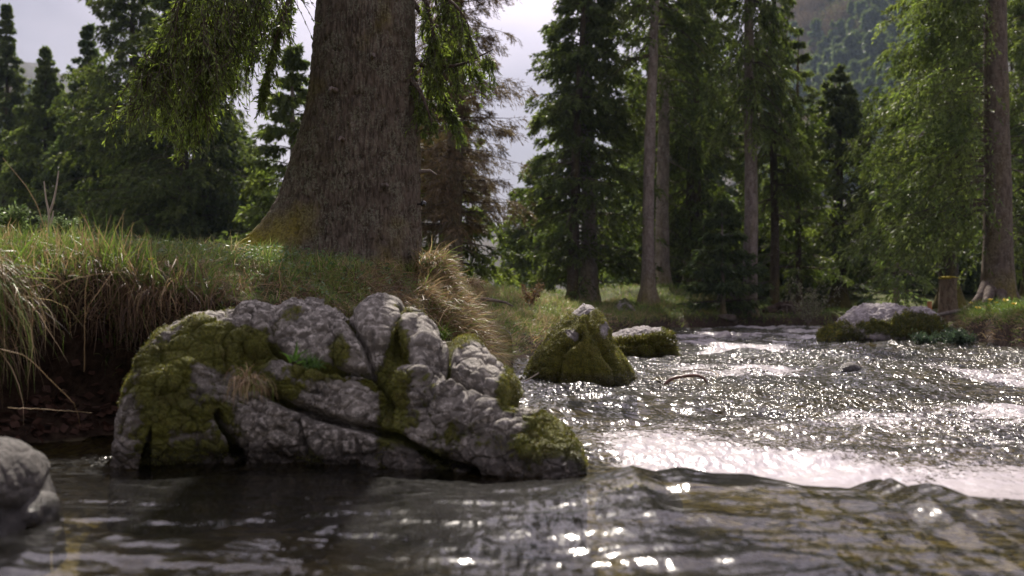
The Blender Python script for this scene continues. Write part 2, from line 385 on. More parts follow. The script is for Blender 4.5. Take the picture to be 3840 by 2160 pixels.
def landh(x, y):
    num = 0; den = 0
    for a, b, z in CPX:
        r2 = ((x - a) ** 2 + (y - b) ** 2) / (0.15 + .03 * b) ** 2 + .05
        wgt = r2 ** -1.8; num = num + wgt * z; den = den + wgt
    return num / den
PF = (np.array([-9, -3, -1.2, -.4, 0, .38, .50, .60, .95, 99]), np.array([-.55, -.5, -.34, -.16, -.03, .22, .62, .86, 1, 1]))
PG = (np.array([-9, -3, -1.2, -.4, 0, .22, .45, .80, 1.3, 99]), np.array([-.5, -.42, -.3, -.14, -.02, .45, .72, .9, 1, 1]))
def ground_z(x, y, s=None):
    if s is None: s = sdf(x, y)
    H = landh(x, y)
    wl = (1 - sstep(6.2, 8.5, y)) * (1 - sstep(-.6, .3, x))
    rb = sstep(5.5, 6.5, x) * (1 - sstep(20, 23, y))
    q = np.interp(s, *PF) * wl + np.interp(s * (1 + 1.6 * rb * (s > 0)), *PG) * (1 - wl)
    ym = np.clip(y / 40., 0, 1)
    n = fbm(x * 1.1, y * 1.1, 0, 4, 3) * (.05 + .10 * ym) * sstep(.2, 1.5, s) + fbm(x * 6, y * 6, 0, 3, 9) * .025
    z = np.where(q > 0, H * q, q) + n + .20 * np.exp(-(((x + .58) / .20) ** 2 + ((y - 8.75) / .45) ** 2))
    return z, wl
def ground_pt(x, y):
    s = sdf(x, y); z, wl = ground_z(x, y, s)
    e = .05; gx = (sdf(x + e, y) - s) / e; gy = (sdf(x, y + e) - s) / e
    H = landh(x, y)
    k = wl * .42 * sstep(.35, .62, s) * (1 - sstep(.75, 1.6, s)) * (1 + .5 * noise(x * 2.2, y * 2.2, 0, 5))
    return np.stack([x - gx * k, y - gy * k, z], -1)

def axis(segs):
    o = [segs[0][0]]
    for a, b, st in segs:
        n = max(1, int(round((b - a) / st))); o += list(a + (b - a) * np.arange(1, n + 1) / n)
    return np.array(o)
gx = axis([(-900, -60, 60), (-60, -10, 4), (-10, -3.6, .25), (-3.6, .6, .035), (.6, 12, .12), (12, 60, 3), (60, 900, 60)])
gy = axis([(-40, -2, 4), (-2, 3.5, .15), (3.5, 9.5, .035), (9.5, 36, .13), (36, 60, 1.5), (60, 900, 40)])
GX, GY = np.meshgrid(gx, gy, indexing='ij')
GP = ground_pt(GX.ravel(), GY.ravel())
g = build('ground', [(GP, grid_faces(len(gx), len(gy)), 0)], [GROUND]); tagit(g, 'grassy river banks of dark earth and the stony river bed', 'ground', kind='structure')

# water sheet, finer towards the near end
u = np.linspace(0, 1, 760); yy = 1.0 + (34.0 - 1.0) * (np.exp(u * 3.0) - 1) / (math.exp(3.0) - 1)
tt = np.linspace(-1, 1, 620)
WY, WT = np.meshgrid(yy, tt, indexing='ij'); WX = WT * (WY * .55 + 1.4) + .04 * WY + .1
def wave(x, y):
    z = 0; r = RNG(4)
    rough = .26 + .74 * sstep(4.2, 6.5, y)
    lx = x + .35 * fbm(x * .6, y * .4, 0, 3, 31); ly = y + .5 * fbm(x * .5, y * .5, 3, 3, 41)
    for fx, fy, a in ((.8, .9, .030), (1.9, 2.1, .022), (3.8, 4.4, .015), (7.0, 8.5, .0085), (13, 16, .005), (26, 30, .0024)):
        n = noise(lx * fx, ly * fy, 0, int(fx * 10)); z = z + a * (1 - 2 * np.abs(n)) * rough
    return z
crx = np.array([-2.0, -.6, -.3, .05, .22, .36, .44, .52, .60, .72, .85, .98, 1.05, 1.22, 1.30, 1.38, 1.46, 1.56, 1.75, 2.2, 5]); crh = np.array([0, 0, .02, .03, .04, .07, .092, .072, .086, .07, .08, .06, .045, .04, .085, .05, .075, .03, .015, .0, 0]) 
def water_z(x, y):
    z = wave(x, y)
    yc = 3.95 - .38 * sstep(.75, 1.9, x) + .10 * np.sin(x * 1.3) + .06 * noise(x * 2.5, 0, 0, 2)
    c = np.interp(x, crx, crh)
    front = np.exp(-((y - yc) / np.where(y < yc, .85, .16)) ** 2)
    z = z * (1 + .5 * sstep(9, 18, y))
    z = z * (1 - .4 * front * (c > .02)) + (c + .008 * fbm(x * 4, y * 2, 2, 3, 19) * (c > .02)) * front - .035 * np.exp(-((y - yc - .5) / .35) ** 2) * sstep(.0, .6, x)
    z = z + .007 * (1 - 2 * np.abs(noise(x * 2.0 + .8 * y, y * 7 + .8 * x, 4, 14))) * (1 - sstep(3.6, 4.6, y)) * (.5 + .5 * sstep(-.8, .3, x)) + .004 * noise(x * 7, y * 19, 4, 15) * (1 - sstep(3.6, 4.6, y))
    z = z + (.022 * fbm(x * 6, y * 6, 3, 4, 16) + .02 * np.abs(fbm(x * 12, y * 12, 3, 3, 17))) * np.exp(-((y - 5.1) / .8) ** 2) * sstep(.0, .6, x)
    # smooth low swell in the near pool
    z = z + .012 * noise(x * 2.6 + .6 * y, y * 1.7, 1, 12) * (1 - sstep(3.5, 5, y))
    return z
WZ = water_z(WX.ravel(), WY.ravel()).reshape(WX.shape)
ppx = 1920 + WX / WY * F
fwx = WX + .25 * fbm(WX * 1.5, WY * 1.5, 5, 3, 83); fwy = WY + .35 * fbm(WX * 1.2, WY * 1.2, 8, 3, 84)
foam_glitter = (.80 * np.exp(-((fwy + .75 * sstep(.7, 1.9, WX) - 4.85) / .5) ** 2) + .60 * np.exp(-((fwy - 5.5) / 1.6) ** 2) * sstep(4.2, 4.7, fwy + .7 * sstep(.7, 1.9, WX))) * sstep(.0, .75, fwx + (fwy - 4.6) * .12)
foam_glitter = foam_glitter + .95 * sstep(-.40, .45, fbm(WX * .9, WY * .45, 2, 4, 77)) * sstep(5.5, 7, WY) * sstep(.2, 1.5, WX) + .7 * np.exp(-((WY - 27.6) / .7) ** 2) * sstep(4, 6, WX)  # midstream term paints sun glitter as broken white patches
foam_glitter = np.clip(foam_glitter, 0, 1)
wrgh = np.maximum(sstep(4.15, 5.0, WY), .05 + .07 * sstep(-.7, .1, WX)).ravel()
lv = sstep(-.55, .45, fbm(WX * .55 + WY * .12, WY * .30, 7, 4, 66) + .35 * fbm(WX * 2.2, WY * .7, 9, 3, 67)).ravel()
wrgh = wrgh * np.where(WY.ravel() > 4.3, .30 + .78 * lv, 1.0)
wrgh = wrgh[:, None] * np.ones((1, 3))
g = build('river_water', [(np.stack([WX, WY, WZ], -1).reshape(-1, 3), grid_faces(len(yy), len(tt)), 0, wrgh, foam_glitter.ravel())], [WATER])
tagit(g, 'fast shallow river glittering in the backlight with a dark smooth swell in front', 'river', kind='structure')

# ---------------------------------------------------------------- grass
rng = RNG(11)
GREENS = [(.13, .22, .03), (.20, .28, .05), (.08, .15, .03), (.26, .31, .08)]
STRAW = [(.34, .24, .12), (.46, .34, .20), (.24, .155, .08), (.40, .32, .17)]
BROWN = [(.13, .08, .045), (.20, .125, .07), (.28, .19, .11), (.09, .055, .033)]
def scatter(n, x0, x1, y0, y1, smin=.15, smax=99, rng=rng, dens=None):
    x = rng.uniform(x0, x1, n); y = rng.uniform(y0, y1, n); s = sdf(x, y); k = (s > smin) & (s < smax)
    if dens is not None: k &= rng.random(n) < dens(x, y)
    return x[k], y[k], s[k]
parts = []
def turf(n, box, Ls, W, cols, p=None, bend=1.0, lean=.5, out=0., smin=.5, smax=99, dens=None, side=None, seg=4):
    x, y, s = scatter(n, *box, smin=smin, smax=smax, dens=dens)
    P = ground_pt(x, y); m = len(x); e = .05
    gxx = -(sdf(x + e, y) - s) / e; gyy = -(sdf(x, y + e) - s) / e
    D = np.stack([rng.normal(size=m) * lean + gxx * out, rng.normal(size=m) * lean + gyy * out, np.ones(m)], 1)
    if side is not None: D += np.array(side)
    P[:, 2] -= .01
    cl = .6 + .6 * sstep(-.5, .5, noise(x * 3, y * 3, 0, 8))
    Lv = rng.uniform(*Ls, m) * cl
    V, Fc, C = blades(P, D, Lv, W * rng.uniform(.6, 1.3, m), bend * rng.uniform(.5, 1.5, m), pick(rng, m, cols, p), rng, seg)
    parts.append((V, Fc, 0, C))
sunl = lambda x, y: 1 - .75 * sstep(.0, .9, (x + 1.9))
turf(52000, (-3.6, .2, 3.8, 9.5), (.05, .13), .0050, GREENS + STRAW, [.2, .2, .15, .1, .1, .1, .08, .07])
turf(16000, (-3.6, -1.2, 4.2, 8.0), (.07, .19), .0055, GREENS, lean=.35, bend=.5, dens=lambda x, y: .25 + .75 * (noise(x * 2, y * 2, 0, 6) > .1) * (x < -1.6))
turf(6000, (-3.2, -1.6, 4.2, 6.2), (.12, .32), .006, GREENS[:2] + STRAW[:1], lean=.22, bend=.35)
turf(26000, (-.95, 1.6, 8.0, 22), (.08, .22), .0075, GREENS + STRAW, [.12, .2, .08, .2, .12, .13, .05, .10], bend=1.2, smin=.15)
turf(30000, (-6, 5, 9.5, 36), (.08, .22), .012, GREENS + STRAW[:2], [.2, .3, .1, .2, .1, .1], smin=.2, seg=3)
turf(34000, (6.5, 12, 14, 26), (.08, .22), .013, GREENS, bend=1.0, smin=.14, seg=3)
turf(9000, (3, 12, 27, 40), (.08, .2), .018, GREENS, bend=1.0, smin=.1, seg=3)
turf(20000, (-2.4, -.15, 5.2, 8.2), (.06, .2), .0045, BROWN[1:] + STRAW + GREENS[:1], bend=2.6, lean=1.1, out=.8)
def tussocks(nc, box, k, rad, Ls, W, cols, smin=.5, bend=1.6):
    cx, cy_, s = scatter(nc, *box, smin=smin); m = len(cx) * k; off = rng.normal(size=(m, 2)); a = np.repeat(cx, k) + off[:, 0] * rad; b = np.repeat(cy_, k) + off[:, 1] * rad
    P = ground_pt(a, b); P[:, 2] -= .01; D = np.stack([off[:, 0] * .45, off[:, 1] * .45, np.ones(m)], 1) + rng.normal(size=(m, 3)) * .2
    base = np.repeat(np.array(cols)[rng.integers(len(cols), size=len(cx))], k, 0) * .6 + pick(rng, m, cols) * .4
    V, Fc, C = blades(P, D, rng.uniform(*Ls, m) * np.repeat(rng.uniform(.6, 1.25, len(cx)), k), W, bend * rng.uniform(.5, 1.5, m), base, rng, 5); parts.append((V, Fc, 0, C))
tussocks(190, (-3.2, -1.8, 4.3, 9.0), 85, .045, (.07, .19), .005, STRAW[:2] + GREENS)
tussocks(330, (-2.0, -.2, 5.2, 9.0), 80, .045, (.05, .14), .005, BROWN[1:3] + STRAW[:3] + GREENS[:3] + GREENS[:2], bend=2.4)
tussocks(500, (-1, 6, 10, 32), 40, .10, (.12, .32), .010, STRAW[:2] + GREENS, smin=.2)
tussocks(300, (6.5, 12, 14, 24), 50, .08, (.12, .28), .010, STRAW[:1] + GREENS, smin=.12)
turf(5000, (-2.2, -.3, 5.3, 8.4), (.06, .16), .007, GREENS, bend=.9, lean=.5)
g = build('grass', parts, [GRASS]); tagit(g, 'short green and straw coloured grass covering the banks', 'grass', kind='stuff')
parts = []
# dry grass hanging over the undercut left bank
for (n, L0, L1, W, cc, pp) in ((30000, .08, .30, .0040, BROWN + STRAW[:1], None), (9000, .08, .26, .0045, STRAW + BROWN[:1], None), (5000, .2, .5, .0034, BROWN, None)):
    turf(n, (-3.4, -.55, 3.6, 7.6), (L0, L1), W, cc, pp, bend=4.2, lean=.75, out=1.15, smin=.50, smax=.90, seg=6)
turf(16000, (-3.3, -1.95, 3.6, 5.4), (.15, .5), .006, STRAW + GREENS[:2], None, bend=4.2, lean=.5, out=1.15, smin=.46, smax=.95, seg=6)
# golden tussock right of the trunk and along the falling bank
turf(14000, (-.78, -.12, 8.0, 9.4), (.08, .30), .0055, STRAW + BROWN[2:3] + GREENS[1:2], None, bend=1.7, lean=.65, smin=.12, side=(.9, -.2, -.1), seg=5)
turf(12000, (-.8, .9, 6.3, 14.5), (.06, .26), .0055, STRAW + BROWN[2:3] + GREENS, None, bend=2.6, lean=.75, out=1.0, smin=.08, smax=.75, seg=5)
turf(9000, (.2, 3.5, 13, 24), (.1, .3), .009, STRAW + GREENS[1:2], None, bend=2.6, lean=.45, out=.9, smin=.05, smax=.6, seg=4)
turf(14000, (6.5, 11, 13, 21), (.08, .22), .010, STRAW + GREENS[1:2], None, bend=3.2, lean=.45, out=1.1, smin=.03, smax=.34, seg=5)
g = build('dry_grass', parts, [GRASS]); tagit(g, 'long brown and straw coloured dry grass hanging over the bank edges', 'dry grass', kind='stuff')
# low leafy herbs among the grass
x, y, s = scatter(5200, -2.6, -.1, 5.0, 8.6, smin=.45); P = ground_pt(x, y); P[:, 2] += rng.uniform(.02, .10, len(x))
D = rng.normal(size=P.shape) * np.array([1, 1, .4]); V1 = leaves(P, D, rng.uniform(.02, .045, len(P)), .018, rng, up=np.array([0, 0, 3.]))
C1 = np.repeat(pick(rng, len(P), [(.08, .15, .05), (.12, .2, .08), (.15, .22, .10)]), 4, 0)
x, y, s = scatter(2600, 6.9, 12, 14.5, 22, smin=.3); P = ground_pt(x, y); P[:, 2] += rng.uniform(.03, .14, len(x))
D = rng.normal(size=P.shape) * np.array([1, 1, .4]); V2 = leaves(P, D, .07, .04, rng, up=np.array([0, 0, 3.]))
C2 = np.repeat(pick(rng, len(P), [(.10, .22, .04), (.15, .28, .05)]), 4, 0)
g = build('herbs_undergrowth', [(V1[0], V1[1], 0, C1), (V2[0], V2[1], 0, C2)], [GRASS]); tagit(g, 'small leafy herbs growing through the bank grass', 'herbs', kind='stuff')
# fallen leaves in the hollow
n = 520; P = np.stack([rng.uniform(-2.45, -1.75, n), rng.uniform(5.0, 5.9, n), np.zeros(n)], 1)
gp = ground_pt(P[:, 0], P[:, 1]); k = (gp[:, 2] > .03) & (gp[:, 2] < .5); gp = gp[k]; gp[:, 2] += rng.uniform(.005, .03, len(gp))
V = leaves(gp, rng.normal(size=gp.shape) * np.array([1, 1, .35]), .06, .045, rng, up=np.array([0, -.5, 1.]))
g = build('fallen_leaves', [(V[0], V[1], 0)], [LEAFD]); tagit(g, 'reddish brown dead leaves gathered in the dark hollow under the bank', 'dead leaves', kind='stuff')

# ---------------------------------------------------------------- rocks
def rock(name, sil, d_r, df, db, mats, label, cat='rock', base=-.12, lumps=(), cracks=(), moss=None, nx=150, nt=150, k=.55, amp=.03, seed=1, wob=.0, pw=.6, dcurve=None, group=None, lumpn=None, frac=0, frs=1.0, fuzz=0, fl=.014):
    """boulder whose ridge at distance d_r follows the outline sil [(px,py)]; df / db = depth of the front / rear slope"""
    sil = np.array(sil, float); pxs = np.linspace(sil[0, 0], sil[-1, 0], nx)
    # tighten samples near the ends
    e = np.linspace(0, np.pi, nx); e = (1 - np.cos(e)) / 2; e = .5 * e + .5 * np.linspace(0, 1, nx)
    pxs = sil[0, 0] + (sil[-1, 0] - sil[0, 0]) * e
    dr = d_r if dcurve is None else np.interp(pxs, *zip(*dcurve))
    top = CH + (HY - np.interp(pxs, sil[:, 0], sil[:, 1])) / F * dr
    u = 2 * e - 1; endf = np.sqrt(np.clip(1 - np.abs(u) ** 3.2, 0.0005, 1))
    th = np.linspace(0, np.pi, nt)
    H = np.maximum(top - base, .01)
    cs = np.sign(np.cos(th)) * np.abs(np.cos(th)) ** .8; sn = np.sin(th) ** pw
    dep = np.where(th[None, :] < np.pi / 2, df, db) * endf[:, None]
    Y = np.broadcast_to(dr, (nx,))[:, None] - cs[None, :] * dep
    Z = base + H[:, None] * sn[None, :]
    Xw = X(pxs, dr)[:, None] + 0 * Z
    P = np.stack([Xw, Y, Z], -1)
    px = 1920 + P[..., 0] / P[..., 1] * F; py = HY - (P[..., 2] - CH) / P[..., 1] * F
    dpx = pxs[:, None]  # lumps live on the rock's own surface coordinates
    hgt = np.zeros(px.shape)
    if len(lumps):
        best = np.full(px.shape, -.15); wx = px + 14 * fbm(P[..., 0] * 7, P[..., 2] * 7, P[..., 1] * 3, 3, seed + 3); wy = py + 14 * fbm(P[..., 0] * 7, P[..., 2] * 7, P[..., 1] * 3, 3, seed + 4)
        for (cx, cyy, rx, ry, rot, a) in lumps:
            c, s_ = math.cos(math.radians(rot)), math.sin(math.radians(rot))
            dx = wx - cx; dy = wy - cyy; ux = (dx * c + dy * s_) / rx; uy = (-dx * s_ + dy * c) / ry
            r2 = np.abs(ux) ** 2.4 + np.abs(uy) ** 2.4
            best = np.maximum(best, (1 - np.clip(r2 / 1.35, 0, 1.35) ** 2.0) * (a / .08) ) 
        hgt += .052 * np.clip(best, -.7, 2.0)
    if lumpn:
        f, a = lumpn; q = 1 - np.abs(noise(P[..., 0] * f, P[..., 1] * f, P[..., 2] * f * 1.3, seed + 20)) * 2
        hgt += a * (1 - np.clip(q, 0, 1) ** 3 * 1.6)
    if len(cracks):
        wx = px + 10 * fbm(P[..., 0] * 12, P[..., 2] * 12, P[..., 1] * 3, 3, seed + 7); wy = py + 10 * fbm(P[..., 0] * 12, P[..., 2] * 12, P[..., 1] * 3, 3, seed + 8)
        for (pts, wd, dp) in cracks:
            dd = np.full(px.shape, 1e9)
            for a, b in zip(pts[:-1], pts[1:]):
                a = np.array(a, float); b = np.array(b, float); e2 = b - a; t = np.clip(((wx - a[0]) * e2[0] + (wy - a[1]) * e2[1]) / (e2 @ e2), 0, 1)
                dd = np.minimum(dd, np.hypot(wx - a[0] - t * e2[0], wy - a[1] - t * e2[1]))
            hgt -= dp * np.exp(-(dd / wd) ** 2)
    sz = 1.0
    n1 = fbm(P[..., 0] * 3.2 / sz, P[..., 1] * 3.2, P[..., 2] * 3.2, 3, seed); n2 = fbm(P[..., 0] * 11, P[..., 1] * 11, P[..., 2] * 11, 4, seed + 30)
    rid = 1 - np.abs(noise(P[..., 0] * 9, P[..., 1] * 9, P[..., 2] * 12, seed + 40)) * 2.2
    hgt += amp * (n1 * .9 + n2 * .55 + .5 * fbm(P[..., 0] * 6, P[..., 1] * 6, P[..., 2] * 8, 3, seed + 61)) - amp * .35 * np.clip(rid, 0, 1) ** 4
    if frac:
        wq = fbm(P[..., 0] * 5, P[..., 1] * 5, P[..., 2] * 5, 3, seed + 80) * .5
        for f_, a_ in ((frac, .011), (frac * 2.9, .008)):
            F1, F2, ID = worley(P[..., 0] * f_ + wq, P[..., 1] * f_ * .8, P[..., 2] * f_ * 1.25 + wq, seed + 70)
            hgt += a_ * (sz_ := frs) * ((ID - .5) * 1.0 - .9 * sstep(.12, .0, F2 - F1) + .35 * (.6 - F1))
    # fade at the two end tips
    du = np.gradient(P, axis=0); dv = np.gradient(P, axis=1); Nn = nrm(np.cross(du, dv)); Nn *= np.sign((Nn * (P - np.array([P[..., 0].mean(), P[..., 1].mean(), base]))).sum(-1, keepdims=True) + 1e-9)
    from_end = np.clip(endf, 0, 1)[:, None, None]
    hm = hgt - 0.0
    P2 = P + Nn * hm[..., None] * (.35 + .65 * from_end)
    mk = np.zeros(px.shape)
    if moss is not None: mk = moss(px, py, P2, hgt, Nn)
    mr = sstep(.42, .62, mk + .5 * fbm(P[..., 0] * 22, P[..., 1] * 22, P[..., 2] * 22, 3, seed + 90))
    if moss is not None: P2 = P2 + Nn * (mr * fl * (.6 + .8 * fbm(P[..., 0] * 30, P[..., 1] * 30, P[..., 2] * 30, 3, seed + 91)))[..., None]
    o = build(name, [(P2.reshape(-1, 3), grid_faces(nx, nt), 0, None, np.clip(mk, 0, 1).ravel())], mats)
    tagit(o, label, cat, group)
    if fuzz:
        r_ = RNG(seed + 5); pr = (mr * (P2[..., 2] > .0)).ravel(); area = np.linalg.norm(np.cross(du, dv), axis=-1).ravel(); pr = pr * area
        ii = r_.choice(len(pr), fuzz, p=pr / pr.sum()); Q = P2.reshape(-1, 3)[ii] + r_.normal(size=(fuzz, 3)) * fl * .3
        Dq = Nn.reshape(-1, 3)[ii] + r_.normal(size=(fuzz, 3)) * .6 + np.array([0, 0, .3])
        cl = .55 + .75 * sstep(-.4, .5, fbm(Q[:, 0] * 9, Q[:, 1] * 9, Q[:, 2] * 9, 3, seed + 6))
        V, Fc, C = blades(Q, Dq, fl * r_.uniform(.6, 1.7, fuzz), fl * .28, 1.0, pick(r_, fuzz, [(.13, .145, .018), (.23, .23, .03), (.09, .105, .016), (.16, .125, .035)]) * cl[:, None], r_, 2)
        q = build('moss_cushions', [(V, Fc, 0, C)], [GRASS], o); q['kind'] = 'stuff'
    return o

def patches(px, py, lst):
    m = np.zeros(px.shape)
    for cx, cyy, rx, ry, v in lst: m = np.maximum(m, v * np.clip(1.35 - np.hypot((px - cx) / rx, (py - cyy) / ry), 0, 1))
    return m

LUMPS = [(1167, 1267, 160, 110, 20, .10), (1335, 1350, 52, 70, 0, .07), (1425, 1215, 85, 80, 0, .09), (1571, 1290, 62, 115, -22, .09), (1790, 1385, 165, 78, 33, .10),
         (1558, 1455, 100, 85, 0, .09), (1757, 1530, 140, 100, 25, .10), (2020, 1680, 210, 105, 22, .10), (1180, 1475, 235, 92, 18, .09), (1583, 1625, 160, 110, 10, .085), (1400, 1545, 95, 62, -35, .075),
         (1074, 1600, 105, 85, 30, .11), (1255, 1665, 115, 95, 5, .13), (1435, 1700, 160, 75, 25, .12), (678, 1560, 190, 210, 15, .15), (730, 1325, 210, 105, -25, .08), (960, 1235, 110, 90, 0, .08), (945, 1570, 75, 150, -20, .075),
         (1110, 1400, 90, 65, 0, .06), (860, 1420, 110, 70, 10, .06), (1850, 1700, 180, 90, 10, .08), (560, 1700, 110, 110, 0, .07)]
CRK = [([(1000, 1470), (1100, 1530), (1304, 1590), (1521, 1650), (1640, 1725), (1800, 1770)], 13, .16), ([(800, 1560), (850, 1640), (900, 1730)], 12, .15), ([(1683, 1425), (1760, 1470), (1870, 1520)], 9, .12),
       ([(1680, 1430), (1690, 1340), (1650, 1250)], 9, .10), ([(1010, 1300), (1090, 1360), (1250, 1400), (1400, 1400)], 9, .09), ([(1300, 1200), (1365, 1290), (1400, 1400), (1440, 1450)], 9, .09),
       ([(1480, 1330), (1500, 1240), (1480, 1190)], 9, .04), ([(1440, 1450), (1480, 1540), (1490, 1620)], 8, .08), ([(1130, 1590), (1160, 1700)], 9, .05), ([(1340, 1640), (1370, 1720)], 9, .035)]
def moss_main(px, py, P, h, Nn):
    n = fbm(P[..., 0] * 6, P[..., 1] * 6, P[..., 2] * 6, 4, 55)
    m = patches(px, py, [(690, 1540, 215, 230, 1.05), (740, 1330, 250, 125, 1.0), (900, 1340, 170, 110, .95), (1300, 1335, 60, 60, .8), (1490, 1300, 50, 80, .8), (1400, 1430, 170, 35, .9), (1900, 1480, 70, 90, 1.2), (1700, 1300, 50, 90, .8),
                         (2050, 1680, 190, 120, .95), (1750, 1650, 160, 90, .7), (1480, 1490, 60, 110, .8), (960, 1440, 90, 60, .9), (1160, 1400, 120, 35, .6), (1500, 1600, 130, 70, .45), (1230, 1200, 30, 60, .5), (1060, 1480, 80, 50, .5)])
    m = m + .5 * sstep(.0, -.03, h) - .10
    return m * 1.05 + n * 1.0 + .05
rock('foreground_boulder', [(430, 1840), (450, 1700), (478, 1520), (530, 1390), (600, 1290), (700, 1215), (820, 1165), (960, 1128), (1050, 1140), (1130, 1150), (1240, 1165), (1310, 1200), (1345, 1180), (1400, 1158), (1465, 1162), (1512, 1200), (1560, 1196), (1605, 1225), (1640, 1285), (1740, 1325), (1830, 1375), (1890, 1440), (1935, 1525), (2010, 1590), (2090, 1620), (2150, 1670), (2185, 1740), (2205, 1850)],
     5.0, .62, .45, [ROCK], 'large cracked pale boulder with green moss standing in the water below the bank', base=-.3, lumps=LUMPS, cracks=CRK, moss=moss_main, nx=620, nt=600, amp=.034, seed=2, pw=.72, frac=4.6, frs=1.5, fuzz=60000, fl=.008,
     dcurve=[(430, 4.75), (700, 5.1), (1000, 5.35), (1500, 5.3), (1800, 5.05), (2205, 4.6)])
mfull = lambda b, up=.0: (lambda px, py, P, h, Nn: b + .6 * fbm(P[..., 0] * 3, P[..., 1] * 3, P[..., 2] * 3, 4, 5) + up * Nn[..., 2])
def moss_pyr(px, py, P, h, Nn):
    return .95 + .5 * fbm(P[..., 0] * 4, P[..., 1] * 4, P[..., 2] * 4, 4, 6) - 1.6 * np.clip(1.3 - np.hypot((px - 2185) / 45, (py - 1150) / 28), 0, 1) - .75 * np.clip(1.3 - np.hypot((px - 2150) / 26, (py - 1260) / 30), 0, 1) - .7 * np.clip(1.3 - np.hypot((px - 2255) / 22, (py - 1240) / 40), 0, 1)
rock('pyramid_rock', [(1972, 1450), (1985, 1385), (2032, 1318), (2078, 1268), (2112, 1205), (2168, 1148), (2188, 1130), (2216, 1152), (2262, 1222), (2278, 1268), (2335, 1335), (2372, 1392), (2385, 1450)],
     9.7, .55, .5, [ROCK_M], 'pointed mossy rock with a bare pale tip standing in the river', base=-.25, moss=moss_pyr, nx=300, nt=280, amp=.022, frac=5, frs=.6, fuzz=26000, fl=.012, seed=8, pw=.85,
     lumps=[(2185, 1400, 105, 110, -25, .10), (2225, 1260, 70, 130, 20, .05), (2060, 1350, 70, 120, 35, .06)], cracks=[([(2170, 1270), (2110, 1340), (2085, 1440)], 12, .06), ([(2270, 1330), (2305, 1390), (2310, 1450)], 14, .09), ([(2200, 1180), (2215, 1260), (2270, 1330)], 9, .03)])
rock('flat_ledge_rock', [(2255, 1345), (2275, 1260), (2340, 1245), (2380, 1235), (2430, 1228), (2480, 1232), (2510, 1250), (2500, 1275), (2512, 1300), (2528, 1345)],
     13.6, .5, .7, [ROCK_M], 'low flat mossy ledge of rock just behind the pointed mossy rock', base=-.2, moss=lambda px, py, P, h, Nn: 1.15 - 1.5 * sstep(.75, .98, Nn[..., 2]) + .5 * fbm(P[..., 0] * 3, P[..., 1] * 3, P[..., 2] * 3, 3, 5), nx=200, nt=180, amp=.05, frac=3, frs=1.6, fuzz=12000, fl=.03, seed=14, pw=.35,
     cracks=[([(2260, 1285), (2400, 1290), (2510, 1275)], 8, .08), ([(2380, 1290), (2400, 1340)], 6, .05), ([(2450, 1290), (2470, 1340)], 6, .05)])
def moss_r(px, py, P, h, Nn):
    return .9 * sstep(1185, 1235, py - (3500 - px) * .0) * 1.0 + patches(px, py, [(3420, 1210, 110, 70, 1.1), (3290, 1225, 60, 25, .8), (3120, 1275, 60, 25, .9), (3480, 1240, 60, 60, 1.1)]) * .7 - .42 + .6 * fbm(P[..., 0] * 2, P[..., 1] * 2, P[..., 2] * 3, 4, 25)
rock('pale_bank_rock', [(3076, 1290), (3100, 1262), (3150, 1215), (3200, 1182), (3260, 1165), (3310, 1155), (3360, 1160), (3420, 1163), (3470, 1172), (3505, 1195), (3530, 1240), (3545, 1295)],
     19.2, .9, 1.1, [ROCK_F], 'big pale sloping rock at the right bank with a dark mossy face', base=-.25, moss=moss_r, nx=260, nt=220, amp=.07, frac=2.2, frs=1.6, fuzz=14000, fl=.035, seed=31, pw=.5,
     lumps=[(3230, 1215, 80, 50, -20, .2), (3330, 1200, 80, 45, 0, .2), (3440, 1230, 80, 60, 0, .2), (3150, 1260, 70, 35, -20, .15), (3340, 1260, 120, 40, 0, .15)])
rock('corner_rock', [(-260, 1950), (-200, 1700), (-80, 1640), (0, 1672), (60, 1700), (95, 1760), (125, 1840), (155, 1900), (195, 2040)],
     3.45, .35, .3, [ROCK_C], 'smooth grey rock half out of the water in the bottom left corner', base=-.15, moss=mfull(-.2), nx=260, nt=240, amp=.02, frac=4, frs=.3, seed=44, pw=.7, lumps=[(20, 1780, 130, 110, 10, .06), (150, 1920, 60, 70, 0, .05)])
def small(name, x0, x1, ytop, ybase, d, m, label, seed, msk=-.2, skew=.5, amp=.02, df=.25, n=60, cat='rock', flat=.6, base=-.1, moss=None):
    xm = x0 + (x1 - x0) * skew; w_ = x1 - x0
    sil = [(x0, ybase + 6), (x0 + w_ * .06, ybase - (ybase - ytop) * .35), (xm - w_ * .22, ytop + (ybase - ytop) * .18), (xm, ytop), (xm + w_ * .2 * (1.6 - skew), ytop + (ybase - ytop) * .2), (x1 - w_ * .06, ybase - (ybase - ytop) * .35), (x1, ybase + 6)]
    return rock(name, sil, d, df, df, [m], label, cat, base=base, moss=moss or mfull(msk), nx=n, nt=n, amp=amp, seed=seed, pw=flat)
small('pale_stone', 2655, 2742, 1240, 1288, 19.5, ROCK_F, 'small pale wedge shaped stone sticking out of the far water', 51, skew=.8, df=.3)
small('low_stone', 2735, 2795, 1262, 1290, 19, ROCK_F, 'low pale stone with a spot of moss beside the dark round one', 52, .25, df=.2)
small('round_stone', 2780, 2835, 1264, 1292, 18.6, ROCK_D, 'small dark round stone right of the pale wedge stone', 53, df=.2)
small('brown_stone', 3130, 3250, 1356, 1404, 10.6, ROCK_D, 'dark brown stone hump breaking the surface in midstream', 54, df=.12, amp=.01)
small('swell_rock', 2230, 2560, 1782, 1880, 4.12, ROCK, 'pale wet rock hump at the left end of the dark swell crest', 55, skew=.45, msk=-.3, df=.10, amp=.008, flat=.8)
small('mossy_stone', 1760, 1850, 1195, 1290, 10.3, ROCK_M, 'yellow mossed stone under the dry grass of the bank edge', 56, .9, df=.25)
